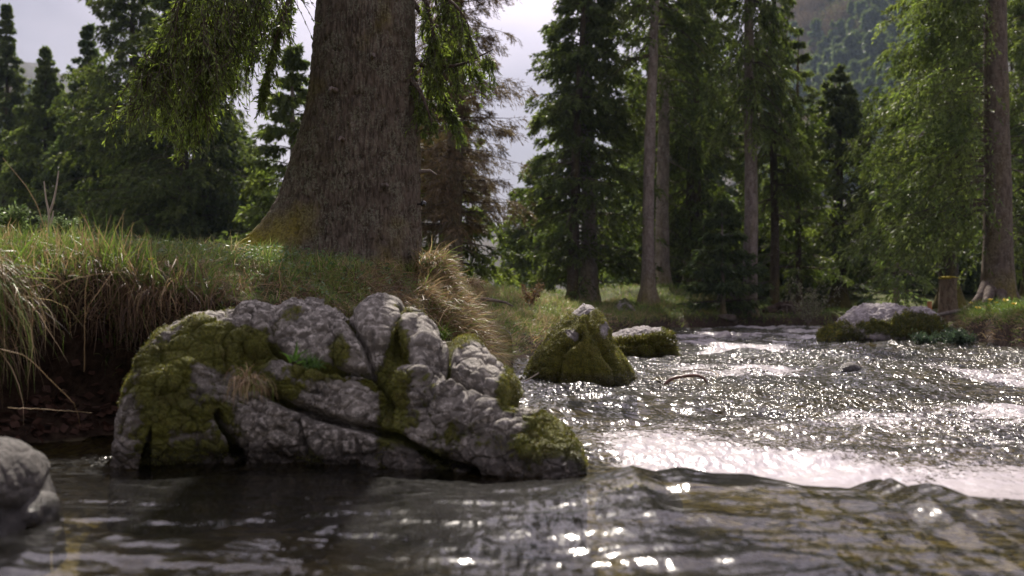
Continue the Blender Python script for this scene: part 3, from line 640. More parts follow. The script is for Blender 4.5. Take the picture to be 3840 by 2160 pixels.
small('tussock_stone', 1600, 1765, 1285, 1350, 7.6, ROCK_M, 'grass covered stone between bank and big boulder', 57, .8, df=.3, base=-.05)
small('mossy_toe_stone', 1775, 1885, 1330, 1405, 7.9, ROCK_M, 'mossy stone at the water edge behind the big boulder', 58, .95, df=.3)
small('mossy_block', 1830, 1920, 1228, 1262, 11.6, ROCK_M, 'brown and green mossed block in the eroded bank edge', 59, .7, df=.2)
small('forest_boulder', 2610, 2740, 1068, 1185, 31.5, ROCK_M, 'yellow green mossed boulder beside the root plate on the far bank', 60, 1.0, df=.8, amp=.08, skew=.4, n=80, base=.1)
small('bank_boulder', 2285, 2400, 1120, 1225, 27.5, ROCK_F, 'grey boulder grown over by grass on the far bank', 61, .45, df=.6, amp=.07, n=70, base=.1)
small('far_rock', 3830, 3990, 1020, 1120, 34, ROCK_F, 'pale rock behind the big right trunk at the frame edge', 63, -.2, df=.8, amp=.12, n=60, base=.4)
small('wet_stone', 1895, 1940, 1392, 1418, 10.4, ROCK_D, 'small dark wet stone in the gap left of the pointed rock', 64, df=.12, amp=.01, n=40)
small('wet_pebble', 1925, 1965, 1418, 1440, 9.6, ROCK_C, 'small grey stone at the foot of the dark slanting root', 65, df=.1, amp=.01, n=40)
small('left_bank_rock', 1925, 2010, 1090, 1130, 24, ROCK_F, 'low mossy brown rock in the sunlit meadow', 62, .8, df=.4, amp=.04, base=.5)

# ---------------------------------------------------------------- the great spruce in front
def main_trunk(parent):
    nz, na = 620, 560
    z = np.concatenate([np.linspace(.55, 3.6, 520), np.linspace(3.62, 24, 100)])
    a = np.arange(na) / na * 2 * np.pi
    cx = np.interp(z, [.55, 1.1, 1.42, 1.86, 2.3, 3.17, 24], [-1.27, -1.262, -1.26, -1.248, -1.213, -1.198, -1.0])
    R = np.interp(z, [.55, .8, 1.09, 1.42, 1.86, 2.3, 3.17, 24], [.60, .56, .535, .515, .492, .446, .382, .06])
    Z, A = np.meshgrid(z, a, indexing='ij')
    rr = R[:, None] + 0 * A
    def root(ang, wd, amp, fall):
        d_ = (A - math.radians(ang) + np.pi) % (2 * np.pi) - np.pi
        return amp * np.exp(-(d_ / wd) ** 2) * np.exp(-np.clip(Z - .85, -.3, 9) / fall)
    rr += root(188, .30, .98, .30) + root(212, .16, .34, .22) + root(178, .6, .16, .7)
    rr += root(245, .22, .12, .16) + root(275, .2, .13, .15) + root(305, .2, .12, .18) + root(345, .25, .05, .15) + root(125, .3, .3, .25) + root(60, .3, .12, .2) + root(225, .2, .12, .3)
    ux, uy = np.cos(A), np.sin(A)
    warp = fbm(ux * 3, uy * 3, Z * 2.0, 3, 71) * .35
    pl = noise((ux + warp * .16) * 25, (uy + warp * .16) * 25, Z * 8 + warp * 2, 72); pl2 = noise(ux * 46, uy * 46, Z * 17, 73)
    fur = np.clip(1 - np.abs(pl) * 2.4, 0, 1) ** 2
    rr += fbm(ux * 2, uy * 2, Z * 1.2, 3, 74) * .022 - fur * .020 + pl2 * .010 + fbm(ux * 60, uy * 60, Z * 40, 2, 75) * .005
    P = np.stack([cx[:, None] + ux * rr, 9.0 + uy * rr, Z], -1)
    n = fbm(P[..., 0] * 3, P[..., 1] * 3, P[..., 2] * 3, 4, 76)
    dl = np.exp(-(((A - math.radians(190) + np.pi) % (2 * np.pi) - np.pi) / .55) ** 2)
    mk = sstep(1.50, 1.12, Z) * dl * 1.3 + sstep(1.08, .92, Z) * .6 + n * .7 - .18
    return build('trunk', [(P.reshape(-1, 3), grid_faces(nz, na, True), 0, None, np.clip(mk, 0, 1).ravel())], [BARK], parent)

def fol_from_twigs(B, D, Ln, rng, per, lL, lW, spread=.6, sag=.25, tint=((.5, .5, .5),)):
    """needle sprays along twigs: B (n,3) base, D (n,3) direction, Ln (n,)"""
    n = len(B); t = rng.uniform(.08, 1.0, (n, per))
    P = B[:, None] + D[:, None] * (Ln[:, None] * t)[..., None]; P[..., 2] -= sag * Ln[:, None] * t ** 2
    d = D[:, None] + rng.normal(size=(n, per, 3)) * spread; d[..., 2] -= sag * 1.6 * t
    m = n * per
    V, Fc = leaves(P.reshape(-1, 3), d.reshape(-1, 3), lL * rng.uniform(.6, 1.3, m), lW * rng.uniform(.7, 1.2, m), rng)
    tv = np.repeat(np.clip(1 + .30 * rng.normal(size=n), .45, 1.7), per) * np.clip(1 + .2 * rng.normal(size=m), .5, 1.5)
    C = np.repeat(np.array(tint[0]) * tv[:, None], 4, 0)
    return V, Fc, C

def bough(ctrl, rng, ntw, tl, hang, per, lL, lW, r0=.03, bare=.15, side=.55):
    """one limb through control points with hanging side twigs; returns wood and foliage"""
    c = np.array(ctrl, float); t = np.linspace(0, 1, 24); k = np.linspace(0, 1, len(c))
    P = np.stack([np.interp(t, k, c[:, i]) for i in range(3)], 1)
    for _ in range(2): P[1:-1] = (P[:-2] + P[1:-1] * 2 + P[2:]) / 4
    wood = [tubes(P, np.linspace(r0, .004, 24), 6)]
    T = nrm(np.gradient(P, axis=0)); s = rng.uniform(bare, 1, ntw); i = s * 23; i0 = np.clip(i.astype(int), 0, 22); f = (i - i0)[:, None]
    B = P[i0] * (1 - f) + P[i0 + 1] * f; tt_ = T[i0]
    sd = nrm(np.cross(tt_, np.array([0, 0, 1.]))) * rng.choice([-1, 1], ntw)[:, None]
    D = nrm(tt_ * .55 + sd * rng.uniform(.1, side * 1.6, (ntw, 1)) + np.array([0, 0, -1.]) * hang * rng.uniform(.3, 1.3, (ntw, 1)))
    Ln = tl * rng.uniform(.35, 1.1, ntw) * (1.1 - .5 * s)
    # second order twigs
    m = 5; s2 = rng.uniform(.1, 1, (ntw, m)); B2 = B[:, None] + D[:, None] * (Ln[:, None] * s2)[..., None]; B2[..., 2] -= .25 * Ln[:, None] * s2 ** 2
    D2 = nrm(D[:, None] + rng.normal(size=(ntw, m, 3)) * .55 + np.array([0, 0, -.35])); L2 = (Ln[:, None] * .42 * rng.uniform(.5, 1.2, (ntw, m)))
    BB = np.concatenate([B, B2.reshape(-1, 3)]); DD = np.concatenate([D, D2.reshape(-1, 3)]); LL = np.concatenate([Ln, L2.ravel()])
    q = np.linspace(0, 1, 4)[None, :, None]
    TP = BB[:, None] + DD[:, None] * LL[:, None, None] * q; TP[..., 2] -= .25 * LL[:, None] * q[..., 0] ** 2
    wood.append(tubes(TP, np.broadcast_to(np.linspace(.0045, .0015, 4), (len(BB), 4)), 3))
    fol = fol_from_twigs(BB, DD, LL, rng, per, lL, lW, .5)
    return wood, fol

tree = empty('great_spruce', (-1.2, 9.0, .9)); tagit(tree, 'huge rough barked spruce trunk on the grassy bank, nearest tree', 'tree')
def par(o, e):
    o.parent = e; o.matrix_parent_inverse = e.matrix_world.inverted(); o.location = -np.array(e.location) + np.array(o.location) if False else o.location
    return o
def local(parts, e):
    l = np.array(e.location); return [(p[0] - l,) + tuple(p[1:]) for p in parts]
_b = build
def build(name, parts, mats, parent=None, smooth=True):
    if parent is not None and parent.type == 'EMPTY': parts = local(parts, parent)
    return _b(name, parts, mats, parent, smooth)
main_trunk(tree)
r = RNG(21)
BG = []
tx, ty = -1.2, 9.0
def tp(z): return np.array([tx, ty, z])
# left boughs (ctrl points as pixel, pixel, distance)
BG += [([tp(4.6), at(1150, -200, 8.6), at(980, -60, 8.2), at(800, 60, 7.9), at(640, 150, 7.7), at(540, 205, 7.6)], 120, .75, 1.0),
       ([tp(5.2), at(1150, -350, 8.3), at(950, -200, 7.9), at(760, -60, 7.6), at(650, 20, 7.5)], 110, .8, 1.2),
       ([tp(4.4), at(1120, -120, 9.2), at(950, 60, 9.0), at(800, 180, 8.8), at(680, 280, 8.6), at(620, 380, 8.5)], 90, .5, 1.2),
       ([tp(4.8), at(1150, -230, 9.6), at(1000, 0, 9.4), at(880, 180, 9.2), at(780, 330, 9.1), at(710, 440, 9.0)], 95, .5, 1.3),
       ([tp(4.5), at(1150, -130, 8.4), at(1090, -20, 8.3), at(1060, 60, 8.2), at(1010, 220, 8.2), at(985, 330, 8.2)], 60, .34, 1.1),
       ([tp(5.4), at(1100, -400, 9.0), at(900, -250, 8.6), at(760, -120, 8.4), at(700, 0, 8.2), at(640, 80, 8.0)], 85, .6, 1.4),
       ([tp(5.0), at(1060, -260, 8.8), at(900, -60, 8.4), at(780, 140, 8.2), at(720, 300, 8.1)], 100, .7, 1.5),
       # right boughs
       ([tp(4.2), at(1600, -60, 8.8), at(1660, -20, 8.7), at(1720, 30, 8.6), at(1760, 100, 8.6)], 70, .45, 1.2),
       ([tp(3.7), at(1600, 80, 9.2), at(1690, 130, 9.1), at(1730, 190, 9.0)], 60, .4, 1.4),
       ([tp(3.1), at(1580, 250, 9.1), at(1650, 255, 8.9), at(1740, 240, 8.8), at(1850, 185, 8.7)], 65, .34, 1.1),
       ([tp(3.0), at(1570, 230, 9.3), at(1640, 320, 9.2), at(1690, 400, 9.1), at(1715, 440, 9.1)], 60, .32, 1.1),
       ([tp(2.9), at(1570, 330, 8.8), at(1600, 400, 8.7), at(1620, 460, 8.6)], 40, .25, 1.0),
       ([tp(3.9), at(1600, 0, 8.9), at(1625, 120, 8.8), at(1640, 250, 8.8)], 55, .35, 1.2)]
W_, Fo = [], []
for i, (c, ntw, tl, hg) in enumerate(BG):
    w_, f_ = bough(c, r, int(ntw * (.85 if i < 7 else .48)), tl, hg, 14, .042, .011, bare=.34 if i < 8 else .25)
    W_ += [(a, b, 0) for a, b in w_]; Fo.append((f_[0], f_[1], 0, f_[2]))
# crown far above the frame
def spruce(rng, H, crown0, R, nb, tw, per, lL, lW, droop=.35, rise=.25, hang=.5, topp=.85, jit=.3, tint=(.5, .5, .5), base=np.zeros(3), bw=.02, low=1.0, sector=None, dense_low=1.08, whorl=.42):
    u = rng.random(nb) ** dense_low; z = crown0 + (H - crown0) * u
    if whorl: z = crown0 + np.round((z - crown0) / whorl + .25 * rng.normal(size=nb) * .6) * whorl; z = np.where(z > H - .25, crown0 + (H - crown0) * u, z)
    rel = np.clip((z - crown0) / (H - crown0), 0, 1)
    Ln = R * np.clip(1 - rel, .02, 1) ** topp * rng.uniform(1 - jit, 1 + jit * .6, nb) * (low + (1 - low) * sstep(0, .25, rel)) + .06
    az = rng.uniform(0, 2 * np.pi, nb) if sector is None else rng.uniform(*sector, nb)
    d = np.stack([np.cos(az), np.sin(az), 0 * az], 1)
    m = 6; s = np.linspace(0, 1, m); rs = rise * rng.uniform(.3, 1.6, nb) * (.3 + rel * 1.6); dr = droop * rng.uniform(.5, 1.5, nb)
    curve = lambda L_, s_, rs_, dr_: L_ * (rs_ * s_ - dr_ * s_ ** 2 + .12 * s_ ** 4)
    BP = np.stack([d[:, None, 0] * Ln[:, None] * s, d[:, None, 1] * Ln[:, None] * s, z[:, None] + curve(Ln[:, None], s, rs[:, None], dr[:, None])], -1) + base
    wood = tubes(BP, bw * (.4 + Ln[:, None] / R) * np.linspace(1, .15, m), 3)
    K = tw; sk = rng.uniform(.12, 1, (nb, K)); sk = sk ** .8
    B = np.stack([d[:, None, 0] * Ln[:, None] * sk, d[:, None, 1] * Ln[:, None] * sk, z[:, None] + curve(Ln[:, None], sk, rs[:, None], dr[:, None])], -1) + base
    sd = np.stack([-d[:, 1], d[:, 0], 0 * az], 1)
    D = nrm(d[:, None] * .7 + sd[:, None] * (rng.choice([-1, 1], (nb, K)) * rng.uniform(.2, 1.1, (nb, K)))[..., None] + np.array([0, 0, -1.]) * (hang * rng.uniform(.2, 1.6, (nb, K)))[..., None])
    TL = (Ln[:, None] * .34 * (1.15 - .8 * sk) * rng.uniform(.5, 1.3, (nb, K))) + .04
    fol = fol_from_twigs(B.reshape(-1, 3), D.reshape(-1, 3), TL.ravel(), rng, per, lL, lW, .45, .3, (tint,))
    return wood, fol
wd, fl = spruce(RNG(5), 24, 9.5, 3.2, 130, 16, 10, .16, .05, base=np.array([tx, ty, 0]), droop=.5)
W_.append((*wd, 0)); Fo.append((fl[0], fl[1], 0, fl[2]))
build('branches', W_, [TWIG], tree)
for a_, z_, l_ in ((262, 1.95, .10), (285, 2.6, .13), (248, 2.35, .07), (300, 1.6, .06), (352, 1.75, .12)):
    c_a, s_a = math.cos(math.radians(a_)), math.sin(math.radians(a_)); r_0 = float(np.interp(z_, [1.42, 1.86, 2.3, 3.17], [.50, .47, .43, .37])); cx_ = float(np.interp(z_, [1.42, 1.86, 2.3, 3.17], [-1.26, -1.248, -1.213, -1.198]))
    q_ = np.array([cx_ + c_a * r_0, 9 + s_a * r_0, z_]); V, Fc = tubes(np.array([q_, q_ + np.array([c_a, s_a, .1]) * (.05 + l_ * .5), q_ + np.array([c_a, s_a, -.15]) * (.05 + l_)]), np.array([.022, .013, .008]), 7)
    build('broken_stub', [(V, Fc, 0)], [DTWIG], tree)
build('crown', Fo, [NEEDLE_N], tree, smooth=False)

# ---------------------------------------------------------------- forest
def trunk_part(e, H, r0, lean=(0, 0), mats=None, seg=26, k=14, flare=.5, mossb=.5, base=None, seed=1, bot=-.3):
    z = bot + (H - bot) * np.linspace(0, 1, seg) ** 1.3; t = np.clip(z / H, 0, 1)
    rr = r0 * (1 - t) ** .8 + .01 + r0 * flare * np.exp(-np.clip(z, 0, 9) / (r0 * 1.6))
    P = np.stack([lean[0] * t + .03 * np.sin(z * .7 + seed), lean[1] * t, z], -1)
    V, Fc = tubes(P, rr, k)
    n = fbm(V[:, 0] * 6, V[:, 1] * 6, V[:, 2] * 2, 2, seed)
    C = P.repeat(k, 0); dv = V - C; V = C + dv * (1 + .12 * n[:, None] + .25 * np.exp(-np.clip(V[:, 2:3], 0, 9) / .35) * np.sin(np.arctan2(dv[:, 1:2], dv[:, 0:1]) * 4 + seed))
    mk = np.clip(mossb * np.exp(-np.clip(V[:, 2], 0, 9) / .5) + n * .3, 0, 1)
    l = np.array(e.location); return build('trunk', [(V + l, Fc, 0, None, mk)], [mats or BARK_G], e)

def make_tree(name, px, d, zb, H, r0, crown0, R, nb, tw, per, lL, lW, label, cat='tree', bark=None, needle=None, seed=1, lean=(0, 0), dead=0, group=None, **kw):
    rng = RNG(seed); e = empty(name, (X(px, d), d, zb)); tagit(e, label, cat, group); l = np.array(e.location)
    trunk_part(e, H * .985, r0, lean, bark or BARK_G, seed=seed)
    wd, fl = spruce(rng, H, crown0, R, nb, tw, per, lL, lW, **kw)
    for V in (wd[0], fl[0]):
        V[:, 0] += lean[0] * V[:, 2] / H; V[:, 1] += lean[1] * V[:, 2] / H
    build('crown', [(fl[0] + l, fl[1], 0, fl[2])], [needle or NEEDLE], e, smooth=False)
    parts = [(wd[0] + l, wd[1], 0)]
    if dead:
        z = rng.uniform(.8, crown0 + 1.5, dead); az = rng.uniform(0, 6.28, dead); Lb = rng.uniform(.3, 1.5, dead); s = np.linspace(0, 1, 6)
        P = np.stack([np.cos(az)[:, None] * Lb[:, None] * s, np.sin(az)[:, None] * Lb[:, None] * s, z[:, None] + Lb[:, None] * (-.15 * s - .3 * s ** 2) + .05 * rng.normal(size=(dead, 6)) * s], -1) + l
        P[..., 0] += (lean[0] * z / H)[:, None]
        parts.append((*tubes(P, np.broadcast_to(np.linspace(.014, .003, 6), (dead, 6)), 3), 1))
    build('branches', parts, [TWIG, DTWIG], e)
    return e
T = make_tree
big = dict(lL=.17, lW=.055)
T('leaning_spruce', 2205, 30, .5, 14, .24, .9, 2.1, 330, 26, 15, .12, .038, 'tall green spruce at the left end of the far group', bark=BARK_G, seed=101, droop=.45, low=.75, topp=.7, dead=25)
T('slim_dark_spruce', 2140, 29.0, .5, 12, .15, 2.6, 1.5, 130, 18, 13, .15, .045, 'dark slim trunk leaning beside the leftmost tall green spruce', bark=BARK_D, seed=102, lean=(.5, 0), droop=.5, dead=25)
T('pale_spruce', 2428, 28.7, .72, 17, .165, 6.4, 1.7, 130, 20, 14, .13, .04, 'straight pale trunk standing in front of the mossy mound', bark=BARK_G, seed=103, lean=(.35, 0), droop=.7, dead=16)
T('rear_pale_spruce', 2487, 35, 1.05, 18, .225, 5.0, 2.2, 190, 22, 14, .13, .042, 'brown trunk just right of the straight pale one, at the top of the mossy mound', bark=BARK_G, seed=104, droop=.8, dead=20)
T('dense_spruce', 2600, 38, .9, 17, .3, 2.4, 2.6, 320, 24, 15, .15, .048, 'dark dense spruce with drooping boughs behind the mossy mound', bark=BARK_D, seed=105, droop=.8, hang=1.0, dead=14, low=.7)
T('weeping_spruce', 2812, 29.8, .3, 17, .20, 5.2, 1.5, 200, 20, 13, .13, .040, 'tall straight grey trunk with thin hanging boughs near the middle of the far bank', bark=BARK_G, seed=106, droop=1.1, hang=1.4, low=.9, dead=10)
T('thin_dark_spruce', 2902, 31.5, .3, 13, .13, 2.9, 1.2, 110, 18, 12, .13, .036, 'thin dark trunk beside the tall straight grey one', bark=BARK_D, seed=107, droop=.8, hang=.9, dead=16)
T('thin_rear_spruce', 2992, 33, .3, 8.6, .10, 1.0, 1.3, 130, 16, 12, .13, .036, 'thin young spruce with layered boughs left of the dark recess', bark=BARK_D, seed=108, droop=.3, needle=NEEDLE, dead=6)
T('pointed_spruce', 3145, 38, .4, 8.4, .26, 1.3, 3.4, 230, 24, 14, .14, .042, 'broad spruce whose pointed top stands against the hazy hillside', bark=BARK_D, seed=109, droop=.3, rise=.35, topp=.95, low=.5, dead=40)
T('bushy_spruce', 2712, 28.9, .4, 3.0, .05, .3, 1.15, 120, 14, 12, .13, .04, 'small bushy young spruce beside the tall straight grey trunk', cat='young spruce', seed=110, needle=NEEDLE_B, droop=.2)
T('shade_spruce', 2640, 36, .6, 2.8, .05, .2, .9, 90, 14, 12, .14, .045, 'small dark cone shaped spruce at the right foot of the mossy mound', cat='young spruce', seed=111, droop=.1)
T('lichen_spruce', 3365, 28, .4, 5.6, .07, .6, 1.1, 80, 12, 10, .14, .04, 'thin grey young spruce with many dead twigs behind the big pale rock', cat='young spruce', seed=112, dead=50, needle=NEEDLE_B, droop=.4)
# great right tree
e = T('right_spruce', 3738, 23.5, .60, 18, .31, 2.0, 3.3, 230, 26, 14, .11, .034, 'massive trunk with wide root flare at the right edge, boughs reaching left', bark=BARK_R, seed=120, droop=.55, hang=.9, sector=(2.3, 4.0), needle=NEEDLE, dead=14, topp=1.5, dense_low=1.2, bw=.014, whorl=0)
T('edge_spruce', 3880, 30, .7, 16, .3, 1.5, 2.6, 180, 20, 14, .14, .04, 'dark spruce cut by the right frame edge', bark=BARK_D, seed=121, droop=.6, hang=.9, dead=20)
T('tall_back_spruce', 3560, 36, .6, 15, .3, 2.2, 2.9, 200, 22, 14, .15, .042, 'green spruce behind the stump', bark=BARK_D, seed=122, droop=.5, dead=30)
# brown spruce right of the great trunk
T('brown_spruce', 1705, 21, .8, 13, .18, 1.4, 1.15, 420, 22, 15, .10, .013, 'brown half dead spruce right behind the great trunk', bark=BARK, seed=130, needle=DEADN, droop=.25, rise=.1, dead=60, topp=.25, jit=.6, whorl=.2, bw=.012)
T('under_spruce', 1660, 24, .8, 5.2, .10, .3, 1.5, 190, 18, 13, .14, .04, 'low green spruce at the foot of the brown half dead one', seed=131, droop=.35)
T('meadow_spruce', 2010, 40, 1.0, 5.0, .1, .3, 1.9, 140, 16, 12, .18, .055, 'low green spruce at the back of the sunlit meadow', seed=132, droop=.4)
T('sliver_spruce', 1100, 27, 1.0, 6.0, .12, .5, 1.7, 160, 16, 12, .15, .05, 'spruce edge peeping out left of the great trunk', seed=133, needle=NEEDLE)
# left forest
LF = [('left_edge_spruce', 25, 50, 13.3, 2.0, 'tall spruce at the left frame edge', 140, NEEDLE), ('rounded_spruce', 170, 46, 10.4, 2.3, 'spruce with a blunt top between two taller ones on the left', 141, NEEDLE),
      ('feathery_spruce', 330, 44, 10.9, 2.0, 'feathery spruce left of the darkest tall one', 142, NEEDLE_B), ('dark_spruce', 500, 40, 16, 2.8, 'darkest tall spruce with bare upper boughs behind the hanging bough', 143, NEEDLE),
      ('hidden_spruce', 690, 37, 13.0, 2.8, 'dark spruce behind the hanging green boughs', 144, NEEDLE), ('pale_green_spruce', 850, 38, 6.6, 2.2, 'pale green spruce at the end of the left forest', 145, NEEDLE_B)]
for nm, px, d, H, R, lb, sd_, nd in LF:
    T(nm, px, d, .9, H, .2, .6, R * 1.3, 430, 22, 15, .16, .05, lb, seed=sd_, needle=nd, bark=BARK_D, droop=.45, rise=.3, hang=.7, low=.8, topp=1.0, dead=14, dense_low=1.25, whorl=.33, jit=.6)

# far spruces, copied from three shapes
def proto(name, H, R, seed, nd, n=90, lL=.5, lW=.22, **kw):
    e = empty(name, (0, 0, 0)); rng = RNG(seed)
    wd, fl = spruce(rng, H, H * .05, R, n, 15, 11, lL, lW, droop=.35, tint=(.5, .5, .5), bw=.05, **kw)
    build('crown', [(fl[0], fl[1], 0, fl[2])], [nd], e, smooth=False)
    trunk_part(e, H * .95, H * .014, mats=BARK_D, seg=8, k=6, bot=-1.0)
    return e
def broadleaf(name, H, R, seed, m):
    e = empty(name, (0, 0, 0)); rng = RNG(seed); n = 26
    tip = np.stack([rng.normal(size=n) * R * .45, rng.normal(size=n) * R * .45, H * rng.uniform(.55, .97, n)], 1)
    b0 = np.stack([0 * tip[:, 0], 0 * tip[:, 0], H * rng.uniform(.2, .5, n)], 1); s = np.linspace(0, 1, 5)[None, :, None]
    P = b0[:, None] * (1 - s) + tip[:, None] * s; wv = tubes(P, np.broadcast_to(np.linspace(.12, .03, 5), (n, 5)), 3)
    k = 130; B = P[:, 2:].reshape(-1, 3); B = np.repeat(B, k // 3, 0); B = B + rng.normal(size=B.shape) * R * .26
    D = nrm(B - np.array([0, 0, H * .35]) + rng.normal(size=B.shape)); V = leaves(B, D, rng.uniform(.5, 1.0, len(B)), .13, rng)
    C = np.repeat(.5 * np.clip(1 + .3 * rng.normal(size=(len(B), 1)), .5, 1.5) * np.ones((1, 3)), 4, 0)
    build('crown', [(V[0], V[1], 0, C)], [m], e, smooth=False); build('branches', [(*wv, 0)], [TWIG], e)
    trunk_part(e, H * .6, H * .018, mats=BARK_D, seg=6, k=6, bot=-1.0)
    return e
def copy_tree(src, loc, rz, sc, label, group, first):
    if first: c = src
    else:
        c = src.copy(); COL.objects.link(c)
        for ch in src.children: q = ch.copy(); COL.objects.link(q); q.parent = c
    c.location = loc; c.rotation_euler = (0, 0, rz); c.scale = (sc[0], sc[0], sc[1]); tagit(c, label, 'tree', group); return c
PR = [proto('forest_spruce', 18, 3.0, 201, NEEDLE, 190, .30, .11), proto('forest_spruce', 18, 2.6, 202, NEEDLE_B, 180, .30, .11)]
rng = RNG(77); used = set()
spots = []
for i in range(44):
    px = rng.uniform(2250, 3900); d = rng.uniform(48, 72)
    spots.append((px, d))
for i in range(26): spots.append((rng.uniform(2300, 3900), rng.uniform(41, 46)))
for i in range(22): spots.append((rng.uniform(-100, 960), rng.uniform(40, 49)))
for i in range(16): spots.append((rng.uniform(-150, 860), rng.uniform(54, 80)))
for px, d in spots:
    j = int(rng.integers(2)); hmax = 9.5 * d / 33 + 4
    if px < 900: hmax = (HY - np.interp(px, [0, 100, 250, 420, 560, 900], [420, 480, 520, 420, 300, 720])) / F * d * .95
    elif px < 3900: hmax = (HY - np.interp(px, [2250, 2350, 2450, 2600, 2750, 2850, 3000, 3100, 3300, 3400, 3500, 3600, 3900], [560, 300, 150, 60, 330, 520, 640, 620, 640, 560, 350, 0, -200])) / F * d
    if d < 49.5 and px > 2200 and d < 46 or (px < 1000 and d < 49.5): hmax = rng.uniform(3.5, 6.5)
    hs = rng.uniform(.8, 1.0) * hmax / 18
    side = ('left forest' if px < 400 else 'left forest near the great trunk') if px < 1000 else (
        'far bank behind the leftmost tall spruce' if px < 2400 else 'far bank behind the pale trunks' if px < 2620 else 'far bank behind the straight grey trunk' if px < 2880 else
        'gap under the hillside' if px < 3250 else 'right bank behind the big pale rock' if px < 3520 else 'right bank behind the massive trunk')
    dk = ('low ' if hmax < 8 else 'tall ') + ('dark' if j == 0 else 'blue green')
    lb = dk + ' spruce, ' + ('front' if d < 46 else 'middle' if d < 60 else 'rearmost') + ' back row, ' + side.replace(' the ', ' ')
    copy_tree(PR[j], (X(px, d), d, .9), rng.uniform(0, 6.28), (max(hs, .5) * 1.0, hs), lb, 'spruces of the back rows, ' + side, j not in used); used.add(j)
# ridge behind the left clearing and low forest in the gap
PG_ = [proto('valley_spruce', 15, 2.6, 203, NEEDLE_B, 80, .6, .26)]
first = True
for i in range(34):
    px = rng.uniform(840, 1250) if i < 22 else rng.uniform(1880, 2080); d = rng.uniform(95, 150)
    top = rng.uniform(0, 90) + np.interp(px, [840, 930, 1000, 1080, 1250, 1880, 2080], [560, 640, 640, 650, 600, 800, 780])
    hs = (HY - top) / F * d / 15
    copy_tree(PG_[0], (X(px, d), d, 0), rng.uniform(0, 6.28), (hs * .9, hs), ('nearer ' if d < 120 else 'fainter ') + ('taller ' if top < np.interp(px, [840, 1080, 1880], [690, 690, 830]) else 'lower ') + 'hazy spruce far across the valley ' + ('left of the great trunk' if px < 1300 else 'in the sky gap'), 'hazy valley spruces ' + ('left of the great trunk' if px < 1300 else 'in the sky gap'), first); first = False

# hills
def hill_z(x, y):
    pxr = 1920 + x / 420 * F
    ridge = (HY - np.interp(pxr, [-3000, -400, 100, 330, 650, 1000, 1500, 1900, 2200, 2500, 2780, 2950, 3100, 3500, 4000, 7000], [-200, 20, 470, 520, 650, 700, 800, 860, 760, 620, 400, 95, -30, -200, -250, -300])) / F * 420
    t = np.clip((y - 140) / 280, 0, 1)
    z = ridge * np.where(y < 420, t ** 1.1, 1 + (y - 420) * .0006) + fbm(x * .02, y * .02, 0, 4, 91) * 9 * t
    return np.where(y < 140, 0, z)
hx = np.linspace(-600, 600, 200); hy = np.linspace(135, 620, 90); HX, HYY = np.meshgrid(hx, hy, indexing='ij')
g = build('hill', [(np.stack([HX, HYY, hill_z(HX, HYY) - .2], -1).reshape(-1, 3), grid_faces(200, 90), 0)], [HILLM]); tagit(g, 'steep wooded hillside rising in the haze', 'hill', kind='structure')
HP = [proto('hillside_spruce', 16, 3.1, 211, NEEDLE_B, 60, 1.2, .6), proto('hillside_fir', 17, 2.6, 212, NEEDLE, 60, 1.2, .6), broadleaf('bare_broadleaf', 12, 4.2, 213, BARE), broadleaf('budding_broadleaf', 11, 3.4, 214, YELG)]
nmk = ['blue green spruce', 'dark fir', 'brown leafless tree', 'budding yellow tree']
used = set(); cnt = 0
cand = []
for i in range(2200):
    px = rng.uniform(2740, 3440); y = rng.uniform(230, 440)
    x = X(px, y); z = float(hill_z(np.array(x), np.array(y))); py = HY - (z - CH) / y * F
    if -60 < py < 700: cand.append((px, py, x, y, z))
# keep them apart
keep = []
for c in cand:
    if all((c[0] - k[0]) ** 2 + ((c[1] - k[1]) * .9) ** 2 > 31 ** 2 for k in keep): keep.append(c)
keep = keep[:270]; lk = []
for i in range(900):
    px = rng.uniform(-60, 420); y = rng.uniform(300, 418); x = X(px, y); z = float(hill_z(np.array(x), np.array(y))); py = HY - (z - CH) / y * F
    if 200 < py < 480 and all((px - k[0]) ** 2 + (py - k[1]) ** 2 > 24 ** 2 for k in lk): lk.append((px, py, x, y, z))
for px, py, x, y, z in keep + lk[:60]:
    nn = noise(x * .03, y * .03, 0, 95) + rng.normal() * .35
    j = 0 if nn > .40 else (1 if nn > .12 else (2 if rng.random() < .9 else 3))
    s = rng.uniform(.85, 1.25)
    zone = ('on the skyline of the hill' if py < 90 else 'just below the hill skyline' if py < 180 else 'high on the hillside' if py < 270 else 'in the middle of the hillside' if py < 360 else 'low on the hillside' if py < 480 else 'at the foot of the hillside')
    zone += ' behind the left forest' if px < 1000 else (', far left part' if px < 2850 else ', left part' if px < 3020 else ', above the pointed spruce' if px < 3200 else ', right part' if px < 3350 else ', behind the right boughs')
    copy_tree(HP[j], (x, y, z - .5), rng.uniform(0, 6.28), (s * rng.uniform(.85, 1.1), s), nmk[j] + ' ' + zone, nmk[j] + 's ' + zone, j not in used); used.add(j); cnt += 1
print('hill trees', cnt)

